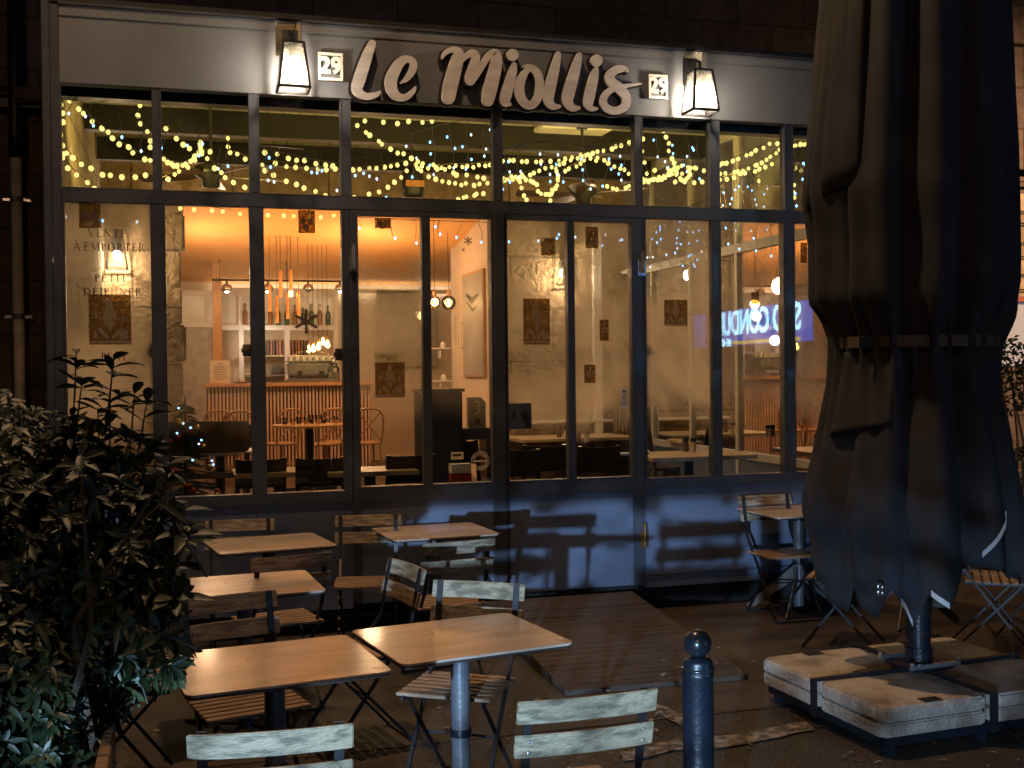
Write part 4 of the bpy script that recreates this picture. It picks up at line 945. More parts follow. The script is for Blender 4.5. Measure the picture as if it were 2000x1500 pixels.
# ================================================================ BACK ROOM
RY0, RY1 = YB+.37, 17.0
rm = thing('dining_room', 'orange-lit back room with cream walls seen through the opening in the stone wall', 'room', (0, RY0, 0))
def rp_(name, mb, m, par=None, **k): mb.xform(Matrix.Translation((0, -RY0, 0))); return mb.build(name, m, par or rm, **k)
rp_('right_wall', MB().box(OX1, OX1+.12, RY0, 14.75, RFLOOR, 3.8), PLASTER)
rp_('return_wall', MB().box(OX1-.02, OX1+.14, 14.751, 14.87, RFLOOR, 3.8), WHITE)
rp_('back_wall', MB().box(-3, 6, RY1, RY1+.1, RFLOOR, 3.8), PLASTER)
rp_('left_wall', MB().box(-3, -2.9, RY0, RY1, RFLOOR, 3.8), PLASTER)
rp_('far_right_wall', MB().box(5.5, 5.6, RY0, RY1, RFLOOR, 3.8), PLASTER)
rp_('ceiling', MB().add([(-3,RY0,3.66),(6,RY0,3.66),(6,RY1,3.10),(-3,RY1,3.10),(-3,RY0,3.76),(6,RY0,3.76),(6,RY1,3.20),(-3,RY1,3.20)], [(0,1,2,3),(4,5,6,7),(0,1,5,4),(3,2,6,7),(0,3,7,4),(1,2,6,5)]), ORANGE)
for x in (.2, 2.2): lamp('POINT', 'room_fill_light', (x, 14.0, 2.9), 46, (1,.64,.36), .12)  # unseen lamps without fixtures, added to light the back room
lamp('SPOT', 'room_up_light', (1.2, 13.6, 1.9), 120, (1,.48,.16), .12, (1.2, 13.5, 4), angle=2.4, blend=.8)
lamp('POINT', 'kitchen_light', (1.0, 16.3, 2.2), 7, (1,.86,.70), .08)
# serving hatch wall: white frame with panes, shelves and plates
h0 = onY(350, 572, 16.6); h1 = onY(655, 575, 16.6); hz = h0.z; zm = onY(500, 640, 16.6).z
wf = MB(); X0, X1 = h0.x-.1, h1.x
for x in (X0, onY(408,600,16.6).x, onY(470,600,16.6).x, onY(560,600,16.6).x, X1): wf.box(x-.035, x+.035, 16.58, 16.64, 1.3, hz)
for z in (hz, zm, 1.35): wf.box(X0-.035, X1+.035, 16.575, 16.579+.06, z-.035, z+.035)
hatch = thing('kitchen_hatch', 'white framed kitchen hatch with upper panes behind the bar', 'hatch', (X0, 16.6, RFLOOR)); inv = Matrix.Translation((-X0, -16.6, -RFLOOR))
wf.xform(inv); wf.build('white_frame', WHITE, hatch)
MB().quad((X0,16.61,zm),(X1,16.61,zm),(X1,16.61,hz),(X0,16.61,hz)).xform(inv).build('upper_glass', mat('milky_hatch_panel', (.62,.60,.56), .3, 0, .04, 2), hatch)
MB().box(X0-.035, X1+.035, 16.63, 16.67, RFLOOR, 1.3).xform(inv).build('counter_back', mat('grey_kitchen_panel', (.35,.34,.33), .5), hatch)
ks = MB()
for z in (1.45, 1.72, 2.0): ks.box(onY(470,700,16.8).x, X1-.05, 16.68, 16.95, z, z+.02)
shf = thing('kitchen_shelf', 'steel kitchen shelves with stacked plates and files behind the hatch', 'shelves', (X0, 16.6, RFLOOR)); ks.xform(inv); ks.build('shelf_board', CHROME, shf)
pm = MB()
for k in range(3):
    x = onY(540+k*26, 700, 16.8).x
    for j in range(9): pm.lathe([(.05,0),(.12,.012)], (x, 16.8, 1.741+j*.016), 16)
pm.xform(inv); pm.build('plate_stack', CUPM, shf)
fm = MB(); x = onY(520,660,16.75).x; k = 0
while x < onY(600,660,16.75).x: fm.box(x, x+.03, 16.7, 16.9, 2.021, 2.021+.22); x += .045; k += 1
fm.xform(inv); fm.build('file_row', mat('coloured_files', (.06,.05,.05), .6, 0, .2, 9, col2=(.5,.22,.14), edge=(.45,.55), stretch=(3,.1,.1)), shf)
for k in range(11):
    x = onY(478+k*16, 640, 16.75).x; h_ = random.uniform(.20,.30); bt_ = thing('bottle', 'bottle standing in the row on the high shelf of the kitchen hatch', 'bottle', (x, 16.55, zm+.036), 0, 'bottles along the hatch ledge')
    MB().lathe([(.032,0),(.034,h_*.6),(.012,h_*.78),(.012,h_)], n=10).build('bottle_glass', (mat('green_bottle', (.03,.07,.03), .15) if k % 3 else mat('amber_bottle', (.3,.12,.03), .15)), bt_, smooth=False); MB().lathe([(.014,h_+.001),(.014,h_+.02)], n=8).build('bottle_cap', BLACK, bt_)
# door frame at the left of the hatch
dfm = thing('service_door', 'grey service door with white frame left of the bar', 'door', onY(392, 760, 16.5)[:2]+(RFLOOR,) if 0 else (onY(385,760,16.5).x, 16.5, RFLOOR))
MB().box(-.40,.22,0,.04,0,2.0).build('door_leaf', mat('grey_service_door', (.42,.38,.34), .5), dfm)
MB().box(-.46,-.401,-.02,.06,0,2.06).box(.221,.27,-.02,.06,0,2.06).box(-.40,.22,-.02,.06,2.001,2.06).build('door_frame', WHITE, dfm)
# wooden column
cx = onY(424, 600, 15.9); t = thing('wooden_column', 'honey-coloured square wooden column beside the bar', 'column', (cx.x, 15.9, RFLOOR))
MB().box(-.06,.06,-.06,.06,0,2.88).build('shaft', WOODO, t, bevel=.004)
# cove light and track spots
c0, c1 = onY(415,545,16.85), onY(668,545,16.85)
t = thing('cove_light', 'warm white light strip along the top of the back wall', 'cove light', (c0.x, 16.9, 2.98)); MB().box(0, 3.6, 0, .03, 0, .02).build('led_strip', COVE, t); MB().box(-.02,3.62,-.05,-.03,-.03,.03).build('cove_lip', WHITE, t)
tz = onY(540, 548, 15.6).z; tx0, tx1 = onY(414,545,15.6).x, onY(700,545,15.6).x
t = thing('track_rail', 'thin black ceiling track crossing above the bar', 'track rail', (tx0, 15.6, tz)); MB().tube([(0,0,0),(tx1-tx0,0,0)], .014, 8).build('rail', BLACK, t)
for x in (.1, (tx1-tx0)*.5, tx1-tx0-.1): MB().tube([(x,0,0),(x,0,.35)], .005, 6).build('rail_rod', BLACK, t)
for i, px in enumerate((443, 523, 602, 664)):
    p = onY(px, 562, 15.6); t = thing('track_spotlight', ('first','second','third','fourth')[i]+' round glass spotlight on the track above the bar, counted from the column', 'spotlight', p, 0, 'spotlights on the track above the bar')
    MB().lathe([(.055,-.05),(.075,-.03),(.072,0),(.055,.035),(.02,.055)], n=16).build('shade', CHROME, t, smooth=True); MB().tube([(0,0,.055),(0,0,tz-p.z-.014)], .014, 8).build('stem', BLACK, t)
    MB().sphere((0,0,-.045), .026, 10, 6).build('bulb', LANT if i in (0,1,3) else CHROME, t)
# bar with slatted front
b0, b1 = onY(405, 760, 15.0), onY(724, 760, 15.0); bz = onY(540, 748, 15.0).z
bar_ = thing('bar_counter', 'bar counter with vertical slatted front and honey wood top', 'bar counter', (b0.x, 15.0, RFLOOR)); bw = b1.x-b0.x; bh = bz-RFLOOR
MB().box(-.05, bw+.05, -.06, .62, bh-.045, bh).build('counter_top', WOODO, bar_, bevel=.004)
MB().box(0, bw, .03, .6, 0, bh-.046).build('carcass', REDB, bar_)
n = 46
for k in range(n): x = k*bw/n; MB().box(x+.008, x+.008+bw/n*.55, .0, .0295, .02, bh-.047).build('front_slat', SLATR, bar_)
cz = bz+.001
t = thing('menu_board', 'upright cream menu card in a wooden stand on the left end of the bar', 'menu', onY(430, 748, 14.95)[0:1]+(0,) if 0 else (onY(430,748,15.05).x, 15.05, cz))
MB().box(-.13,.13,0,.012,.01,.30).build('card', PAPER, t); ib = MB()
for k in range(9): w_ = random.uniform(.05,.09); ib.box(-w_, w_, -.002, -.0005, .05+k*.022, .054+k*.022)
ib.box(-.03,.03,-.002,-.0005,.262,.27).build('menu_print', INKM, t); MB().box(-.14,.14,-.02,.04,0,.009).build('stand', WOODO, t)
# espresso machine with cups on top
e0 = onY(606, 748, 15.25); em_ = thing('espresso_machine', 'chrome espresso machine on the bar with white cups stacked on top', 'coffee machine', (e0.x, 15.3, cz))
MB().box(-.30,.30,-.15,.22,.09,.27).build('body', CHROME, em_, bevel=.02); MB().box(-.32,.32,-.2,.24,0,.05).build('drip_tray', CHROME, em_, bevel=.008)
MB().box(-.33,.33,-.18,.24,.275,.29).build('top_tray', CHROME, em_, bevel=.004); MB().box(-.27,-.22,-.12,.2,.05,.09).box(.22,.27,-.12,.2,.05,.09).build('support', BLACK, em_)
for x in (-.14,.14): MB().lathe([(.03,0),(.03,.05)], (x,-.17,.10), 12).bar((x,-.19,.12),(x,-.32,.11),.02,.02).build('brew_group', BLACK, em_)
gl_ = MB()
for k in range(10): a = PI*k/9; gl_.sphere((.30*math.cos(a), -.16, .29+.13*math.sin(a)), .012, 6, 4)
gl_.tube([(.30*math.cos(PI*k/12), -.16, .29+.13*math.sin(PI*k/12)) for k in range(13)], .006, 6).build('tinsel_arch', CHROME, em_)
cup0 = None
for k in range(14):
    x, y = -.26+.086*(k % 7), -.10+.13*(k//7)
    if cup0 is None: cup0 = MB().lathe([(.022,0),(.036,.05),(.038,.062),(.032,.062),(.02,.012)], n=12).build('coffee_cup', CUPM, None); c_ = cup0
    else: c_ = cup0.copy(); C.objects.link(c_)
    c_.location = (e0.x+x, 15.3+y, cz+.291); tag(c_, 'small white cup standing on the espresso machine', 'cup', 'white cups on the espresso machine')
def glassjar(x, y, z, r, h, lab, cat, m=GLASS, grp=None):
    t = thing('storage_jar', lab, cat, (x, y, z), 0, grp); MB().lathe([(r*.9,0),(r,.02),(r,h*.8),(r*.7,h*.92),(r*.7,h)], n=16).build('jar_glass', m, t, smooth=False)
    MB().lathe([(r*.75,h+.001),(r*.75,h+.02)], n=14).build('jar_lid', BLACK, t); MB().lathe([(r*.86,.012),(r*.86,h*.55)], n=14).build('jar_contents', CUPM if h > .15 else PAPER, t); return t
p = onY(650, 742, 15.2); glassjar(p.x, 15.2, cz, .09, .24, 'large glass jar on the bar at the right of the espresso machine', 'jar')
t = thing('yellow_sign_card', 'small yellow price card standing behind the bar', 'card', (onY(633,708,15.5).x, 15.5, cz)); MB().box(-.05,.05,0,.01,.20,.30).tube([(0,.005,0),(0,.005,.2)], .004, 6).build('card', mat('yellow_card', (.75,.6,.03), .6), t)
for i, (px, w_) in enumerate(((470,.09),(560,.05),(575,.07))):
    t = thing('bar_tray', ('dark tray beside the menu card','small steel tray in the middle of the bar','steel tray beside the espresso machine')[i]+' on the counter', 'tray', (onY(px,745,15.2).x, 15.2, cz)); MB().box(-w_,w_,-.08,.08,0,.015).build('tray_base', WOODD if i == 0 else CHROME, t, bevel=.004); MB().sphere((0,0,.03), .03, 10, 6).sphere((w_*.4,.02,.03), .025, 10, 6).build('tray_contents', PAPER, t)
# pendant cluster of copper tubes
for i, (px, py, ptop) in enumerate(((527,577,505),(541,600,510),(548,550,488),(562,592,512),(568,548,480),(583,590,480))):
    Y = 14.3; p = onY(px, py, Y); zc_ = 3.66-(Y-RY0)*.141; t = thing('tube_pendant', ('leftmost','lowest','upper left','middle lower','upper right lit','rightmost')[i]+' copper tube pendant of the group above the bar', 'pendant lamp', p, 0, 'copper tube pendants above the bar')
    MB().lathe([(.022,-.13),(.022,.10),(.012,.14)], n=14).build('tube_shade', BRASS, t, smooth=False); MB().tube([(0,0,.14),(0,0,zc_-p.z-.003)], .004, 6).build('cord', BLACK, t)
    MB().lathe([(.021,-.20),(.023,-.131)], n=14).build('lower_glass', FIL if i == 4 else mat('amber_glass', (.8,.35,.12), .2), t)
# globe filament pendants
for i, (px, py, Y, r) in enumerate(((822,616,13.6,.085),(849,590,13.4,.075),(876,591,13.9,.095))):
    p = onY(px, py, Y); zc_ = 3.66-(Y-RY0)*.141; t = thing('globe_pendant', ('amber globe bulb half hidden behind the door mullion','amber globe bulb just right of the door mullion','largest amber globe bulb hanging beside the cream wall')[i], 'pendant lamp', p, 0, 'amber globe bulbs behind the left door')
    MB().sphere((0,0,0), r, 18, 12).build('globe', GLASS, t, smooth=True); MB().tube([(0,0,-r*.55),(0,0,r*.45)], [r*.22,r*.2], 8).build('filament', FIL, t)
    MB().lathe([(.022,r-.005),(.022,r+.05),(.008,r+.07)], n=12).build('socket', BRASS, t); MB().tube([(0,0,r+.07),(0,0,zc_-p.z-.003)], .004, 6).build('cord', BLACK, t)
    lamp('POINT', 'globe_light', p, 6, (1,.55,.2), .06)
for i, (px, py) in enumerate(((603,682),(612,680),(622,676),(631,667),(640,672))):
    Y = 14.7; p = onY(px, py, Y); t = thing('filament_bulb', 'pear-shaped filament bulb, '+('first','second','third','fourth','fifth')[i]+' from the left in the low cluster over the coffee machine', 'light bulb', p, 0, 'filament bulbs over the coffee machine'); zc_ = 3.66-(Y-RY0)*.141
    MB().lathe([(.005,-.05),(.028,-.035),(.030,-.012),(.014,.03),(.012,.05)], n=12).build('bulb_glow', FIL, t, smooth=True); MB().lathe([(.014,.051),(.014,.085)], n=10).build('socket', BRASS, t); MB().tube([(0,0,.085),(0,0,zc_-p.z-.003)], .003, 5).build('cord', BLACK, t)
# framed picture, small pictures, shelf on the right wall
WX = OX1-.003
q0 = onX(907, 540, WX); q1 = onX(948, 528, WX); 
t = thing('framed_picture', 'tall framed picture with a dark curved stroke on the cream wall', 'picture', (WX, (q0.y+q1.y)/2, 2.34)); hw = abs(q0.y-q1.y)/2; hh = .66
MB().box(-.03,-.001,-hw,hw,-hh,hh).build('frame', WOODO, t, bevel=.004); MB().box(-.034,-.031,-hw+.03,hw-.03,-hh+.03,hh-.03).build('artwork', mat('grey_art_print', (.34,.32,.30), .5, 0, .1, 2), t)
sw_ = MB().tube([(-.037,hw*.6,.40),(-.037,0,.30),(-.037,-hw*.6,.36)], [.02,.05,.02], 6).tube([(-.037,hw*.5,.30),(-.037,-.02,.18),(-.037,-hw*.5,.22)], [.01,.02,.01], 6); sw_.v = [(-.037+(x+.037)*.03, y, z) for x, y, z in sw_.v]; sw_.build('ink_stroke', BLACK, t)
for i, (px, py, w_, h_, m) in enumerate(((888,640,.10,.20,WHITE),(902,655,.09,.17,WOODD))):
    q = onX(px+6, py, WX); t = thing('small_picture', ('pale small picture left','dark small picture right')[i]+' of the pair beneath the globe bulbs', 'picture', (WX, q.y+.05, q.z)); MB().box(-.015,-.001,-w_,w_,-h_,h_).build('frame', m, t); MB().box(-.018,-.0155,-w_+.02,w_-.02,-h_+.02,h_-.02).build('print', PAPER, t)
for i, z in enumerate((2.06, 1.62)):
    q = onY(868, 680, 14.6); t = thing('wall_shelf', ('upper','lower')[i]+' small white shelf with little objects behind the globe bulbs', 'shelf', (q.x, 14.9, z)); MB().box(-.15,.15,-.09,.09,0,.02).build('board', WHITE, t); MB().box(-.02,.0,-.08,.08,-.12,-.001).build('support', WHITE, t); MB().lathe([(.03,.021),(.04,.06),(.02,.10)], (.05,0,0), 10).build('ornament', CUPM, t)
q = onY(742, 600, 16.9); t = thing('wall_screen', 'grey wall panel seen faintly above the gnome print of the left door', 'panel', q); MB().box(-.06,.85,-.05,.05,-.9,.25).build('panel', mat('grey_wall_panel', (.36,.33,.27), .6), t)
# ================================================================ INDOOR FURNITURE
def cafe_table(name, lab, x, y, z, w_, d_, rot=0, m=None, grp='wooden tables inside the veranda', rnd=False):
    t = thing(name, lab, 'table', (x, y, z), rot, grp)
    if rnd: MB().lathe([(w_/2,.725),(w_/2,.75)], n=36).build('tabletop', m or WOODP, t, bevel=.003)
    else: MB().box(-w_/2, w_/2, -d_/2, d_/2, .715, .75).build('tabletop', m or WOODP, t, bevel=.005)
    MB().tube([(0,0,.02),(0,0,.714)], .045, 14).build('pedestal', BLACK, t)
    MB().box(-w_*.35,w_*.35,-.035,.035,.0,.03).box(-.034,.034,-d_*.35,d_*.35,.001,.031).build('cross_foot', BLACK, t); return t
def wood_chair(lab, x, y, z, rot, m=WOODD, grp='dark wooden chairs inside the veranda', first=[None]):
    t = thing('wooden_chair', lab, 'chair', (x, y, z), rot, grp)          # faces +y
    MB().box(-.2,.2,-.2,.2,.43,.46).build('seat', m, t, bevel=.006)
    for sx_ in (-1,1):
        MB().bar((sx_*.18,.18,0),(sx_*.17,.17,.429),.035,.035).build('leg', m, t)
        MB().bar((sx_*.19,-.24,0),(sx_*.18,-.19,.44),.035,.03).bar((sx_*.18,-.19,.44),(sx_*.175,-.26,.86),.035,.03).build('leg', m, t)
    c = MB(); vs = []; fs = []; n = 8
    for k in range(n+1):
        xx = -.195+.39*k/n; b = -.03*(1-(xx/.2)**2)
        for yy, zz in ((-.235,.68),(-.217,.68),(-.255,.90),(-.273,.90)): vs.append((xx, yy+b, zz-.05))
    for k in range(n):
        for j in range(4): fs.append((k*4+j, k*4+(j+1)%4, (k+1)*4+(j+1)%4, (k+1)*4+j))
    fs += [(3,2,1,0), tuple(n*4+j for j in range(4))]; c.add(vs, fs).build('backrest', m, t, bevel=.005); return t
def cane_chair(lab, x, y, z, rot):
    t = thing('bentwood_chair', lab, 'chair', (x, y, z), rot, 'orange bentwood chairs in front of the bar')
    MB().lathe([(.2,.44),(.21,.455),(.2,.47)], n=20).build('seat', CANE, t)
    for sx_ in (-1,1):
        MB().tube([(sx_*.17,.15,0),(sx_*.15,.13,.44)], .015, 8).build('leg', CANE, t)
        MB().tube([(sx_*.18,-.2,0),(sx_*.16,-.16,.45)], .015, 8).build('leg', CANE, t)
    MB().tube(catmull([(-.17,-.17,.45),(-.19,-.22,.72),(-.14,-.25,.86),(0,-.26,.89),(.14,-.25,.86),(.19,-.22,.72),(.17,-.17,.45)], 6), .014, 8).build('bent_frame', CANE, t)
    MB().tube([(-.16,-.18,.5),(0,-.24,.68),(.14,-.25,.84)], .010, 6).tube([(.16,-.17,.5),(0,-.225,.68),(-.14,-.25,.84)], .010, 6).build('cross_back', CANE, t)
    MB().tube([(-.17,-.10,.2),(.17,-.10,.2)], .008, 6).build('stretcher', CANE, t); return t
def at(px, py, z): v = onZ(px, py, z); return v.x, v.y
TT = VFLOOR+.75
x, y = at(1345, 886, TT); cafe_table('dining_table', 'pale wooden table behind the panes right of the doors', x, y, VFLOOR, 1.0, .72)
x, y = at(1110, 852, TT); cafe_table('dining_table', 'long pale wooden table behind the right door leaf along the stone wall', x, y, VFLOOR, 1.35, .85)
x, y = at(1400, 858, TT); cafe_table('dining_table', 'rear pale wooden table close to the side glazing', x, y, VFLOOR, .9, .6)
x, y = at(545, 918, TT); cafe_table('dining_table', 'small pale table corner behind the third lower pane', x, y, VFLOOR, .7, .5)
x, y = at(430, 880, TT); cafe_table('dining_table', 'pale table beside the christmas tree', x, y, VFLOOR, .75, .6, .2)
x, y = at(722, 916, TT); cafe_table('dining_table', 'pale table corner behind the gnome print of the left door', x, y, VFLOOR, .7, .5)
x, y = at(605, 829, RFLOOR+.75); cafe_table('round_table', 'round table laid with glasses in front of the slatted bar', x, y, RFLOOR, .85, .85, 0, WOODO, 'tables in front of the bar', True); rtx, rty = x, y
for k, (dx_, dy_, h_) in enumerate(((-.28,.0,.08),(-.2,-.1,.07),(-.12,.05,.09),(-.05,-.1,.09),(.02,.0,.11),(.09,-.05,.11),(.16,.06,.09),(.3,.0,.09))):
    gg = thing('drinking_glass', 'clear glass with amber glints standing on the round table in front of the bar', 'glass', (rtx+dx_, rty+dy_, RFLOOR+.751), 0, 'glasses laid on the round table'); MB().lathe([(.022,0),(.03,h_),(.027,h_),(.02,.01)], n=12).build('glass_wall', GLASS, gg); MB().lathe([(.0245,.012),(.0265,h_*.5)], n=12).build('drink', mat('amber_drink', (.5,.25,.08), .2) if k % 2 else BLACK, gg)
for i, (px, py, zt_) in enumerate(((1092,840,TT),(1106,842,TT),(1130,850,TT),(1146,850,TT),(1339,868,TT),(1354,869,TT))):
    x, y = at(px, py+14, zt_); t = thing('pepper_mill' if i % 2 == 0 else 'salt_shaker', ('pepper jar','salt jar')[i % 2]+' of the '+('left pair on the long table','middle pair on the long table','pair on the table right of the doors')[i//2], 'condiment jar', (x, y, zt_+.001), 0, 'salt and pepper jars')
    MB().lathe([(.026,0),(.028,.01),(.026,.09)], n=14).build('jar', PAPER if i % 2 else SNOWB, t); MB().lathe([(.028,.091),(.028,.13)], n=14).build('lid', BLACK, t)
S = [(1008,930,'dark wooden chair just behind the lock plate of the right door',-.25,9.2),(1052,925,'dark wooden chair in the middle of the right door leaf, next to the long table',-.1,9.6),(1150,930,'dark bucket-like chair right of the right door mullion',.0,9.3),(1290,880,'dark chair with an orange-lit edge behind the table right of the doors',-1.4,11.2),(1425,905,'chair with copper-lit edge nearest the side glazing',1.5,9.6),(1500,905,'second chair with copper-lit edge at the right end of the veranda',1.6,9.9),
 (500,930,'dark chair draped in black behind the post beside the bar view',.1,9.1),(620,940,'wide black chair back low behind the third lower pane',.0,9.0),(790,935,'dark chair behind the lower part of the left door',.0,9.0),(915,905,'dark armchair at the right of the left door leaf',-.6,10.6)]
for px, py, lab, r, Y in S:
    x = onY(px, py, Y).x; wood_chair(lab, x, Y, VFLOOR, r)
# pale curved tub chair
p = onY(1212, 905, 9.5); t = thing('tub_chair', 'dark tub chair with a cream curved rim beside the right hinge post', 'chair', (p.x, 9.5, VFLOOR))
ar = [(.26*math.cos(a), .26*math.sin(a)) for a in [math.radians(150+24*k) for k in range(11)]]
sh = MB(); 
for (a, b) in zip(ar, ar[1:]): sh.prism([(a[0],a[1],.42),(b[0],b[1],.42),(b[0]*.93,b[1]*.93,.42),(a[0]*.93,a[1]*.93,.42)], (0,0,.33))
sh.build('shell', WOODD, t); MB().tube([(a[0]*.97,a[1]*.97,.765) for a in ar], .014, 8).build('rim', CUPM, t); MB().lathe([(.24,.38),(.24,.45)], n=20).build('seat', WOODD, t)
for sx_ in (-1,1):
    for sy in (-1,1): MB().bar((sx_*.2,sy*.2,0),(sx_*.15,sy*.15,.379),.03,.03).build('leg', WOODD, t)
for i, (px, py, r) in enumerate(((462,905,.1),(440,880,-.3),(632,880,.4),(662,880,-.2),(712,900,.1),(545,905,.6))):
    Y = 14.35 if i % 2 else 14.0; x = onY(px, py, Y).x; cane_chair('orange bentwood chair, '+('in front of the left end of the slatted bar','by the left corner of the slatted bar','right of the round table','behind the post right of the round table','seen through the left edge of the left door','left of the round table')[i], x, Y, RFLOOR, r)
# high-backed bench at left, dark cabinet and bag at the door view
p = onY(405, 870, 11.0); t = thing('curved_bench', 'dark curved-back bench in front of the bar beside the christmas tree', 'bench', (p.x, 11.0, VFLOOR+.14))
MB().prism([(-.42,0,.62),(.36,0,.62),(.42,0,.70),(.42,0,.86),(.36,0,.92),(-.42,0,.93)], (0,.05,0)).build('backrest', WOODD, t, bevel=.01); MB().box(-.40,.38,-.01,.45,.38,.43).build('seat', WOODD, t)
for x in (-.38,.34): MB().box(x,x+.05,0,.05,0,.619).box(x,x+.05,.36,.41,0,.379).build('leg', WOODD, t)
p = onY(850, 860, 10.4); t = thing('waiter_station', 'dark tall cabinet behind the mullion of the left door', 'cabinet', (p.x, 10.4, VFLOOR)); MB().box(-.16,.22,-.2,.2,0,1.32).build('cabinet_body', DARK, t, bevel=.006); MB().box(-.18,.24,-.22,.22,1.321,1.35).build('cabinet_top', BLACK, t); MB().box(-.14,.20,-.21,-.201,.05,1.28).build('cabinet_door', BLACK, t)
p = onY(905, 842, 10.8); t = thing('sideboard', 'brown sideboard carrying the kraft paper bag', 'sideboard', (p.x, 10.8, VFLOOR)); MB().box(-.28,.28,-.18,.18,.84,.95).build('top_board', WOODD, t, bevel=.02); MB().box(-.26,.0,-.15,.15,0,.839).build('side_body', WOODD, t); MB().box(.2,.26,-.15,.15,0,.839).build('leg', WOODD, t)
q = onY(930, 800, 10.8); t = thing('paper_bag', 'brown kraft paper bag with a pale looping mark and label', 'bag', (q.x, 10.75, VFLOOR+.951))
MB().prism([(-.085,0,0),(.085,0,0),(.085,0,.25),(.04,0,.30),(-.085,0,.30)], (0,.1,0)).build('bag_body', KRAFT, t); MB().tube([(-.03,-.003,.26),(.03,-.003,.25),(0,-.003,.20),(.02,-.003,.16),(-.02,-.003,.13)], .004, 5).build('bag_mark', PAPER, t); MB().box(-.025,.025,-.003,-.0005,.04,.09).build('bag_label', INKM, t)
q = onY(898, 885, 9.6); t = thing('red_box', 'red and white carton standing low behind the left door leaf', 'box', (q.x, 9.6, VFLOOR+.46)); MB().box(-.09,.09,-.06,.06,0,.16).build('carton', REDBALL, t); MB().box(-.088,.088,-.058,.058,.161,.24).build('carton_top', CUPM, t); MB().box(-.10,.10,-.09,.09,-.46,-.001).build('carton_stool', WOODD, t)
# curtain by the side wall corner
q = onY(1210, 650, 12.3); cm = MB(); n = 14; cx0, cx1 = onY(1196,650,12.3).x, onY(1226,650,12.3).x; vs = []
for k in range(n+1):
    xx = cx0+(cx1-cx0)*k/n-q.x; yy = .035*math.sin(k*2.1); vs += [(xx, yy, .3), (xx*(1-.3*0), yy, 2.85)]
t = thing('tied_curtain', 'pale curtain hanging in the corner beside the side glazing', 'curtain', (q.x, 12.3, 0)); cm.add(vs, [(2*k, 2*k+2, 2*k+3, 2*k+1) for k in range(n)]); o = cm.build('curtain_cloth', mat('linen_curtain', (.45,.40,.36), .9), t, smooth=True); m_ = o.modifiers.new('thickness', 'SOLIDIFY'); m_.thickness = .004
MB().box(cx0-q.x-.03, cx1-q.x+.03, -.05,.05,2.855,2.88).build('curtain_rail', BLACK, t)
# white ledge and pilaster on the stone wall
t = thing('wall_pilaster', 'pale vertical strip on the stone wall left of the corner curtain', 'pilaster', (onY(1166,600,12.6).x, 12.6, VFLOOR)); MB().box(-.05,.05,-.04,.045,0,3.4).build('strip', WHITE, t, bevel=.004)
t = thing('wall_ledge', 'thin pale ledge along the stone wall above the long table', 'ledge', (onY(1130,822,12.6).x, 12.58, onY(1130,822,12.6).z)); MB().box(-.75,.5,-.03,.065,-.015,.015).build('ledge_board', WHITE, t)
# ================================================================ CHRISTMAS TREE
Yx = 8.5; q = onY(352, 960, Yx); q.x = onY(363, 900, Yx).x; ztop = onY(352, 775, Yx).z
xt = thing('christmas_tree', 'small decorated christmas tree with blue LEDs behind the second lower pane', 'christmas tree', (q.x, Yx, VFLOOR)); H = ztop-VFLOOR
br = MB(); random.seed(3)
for k in range(170):
    h = random.uniform(.22, .97)**.9; r = .42*(1-h)+.03; a = random.uniform(0, 2*PI); b0_ = Vector((0,0,h*H)); tip = Vector((r*math.cos(a), r*math.sin(a), h*H-.06*r-.02)); ax = (tip-b0_)
    for j in range(15):
        p0 = b0_+ax*(.15+.85*j/14)
        for s_ in (-1, 1):
            d = (ax.normalized()*.6+ax.cross(Vector((0,0,1))).normalized()*s_+rvec()*.3).normalized()*.045
            u = Vector((0,0,.004)); br.add([p0-u, p0+u, p0+d], [(0,1,2)])
br.build('branches', XMASM, xt); MB().tube([(0,0,0),(0,0,H)], [.03,.005], 8).build('trunk', STEMM, xt); MB().lathe([(.12,0),(.15,.2)], n=16).build('pot', WOODD, xt)
for k in range(26):
    h = random.uniform(.2,.92); r = .41*(1-h)+.02; a = random.uniform(PI, 2*PI)
    MB().sphere((r*math.cos(a), r*math.sin(a), h*H-.03), .024, 12, 8).build('bauble', REDBALL if k % 3 else GOLDBALL, xt, smooth=True)
for k in range(26):
    h = random.uniform(.12,.98); r = .42*(1-h)+.04; a = random.uniform(PI*.95, 2.05*PI)
    MB().sphere((r*math.cos(a), r*math.sin(a), h*H-.01), .008, 6, 5).build('led', BLED if k % 3 else WLED, xt)
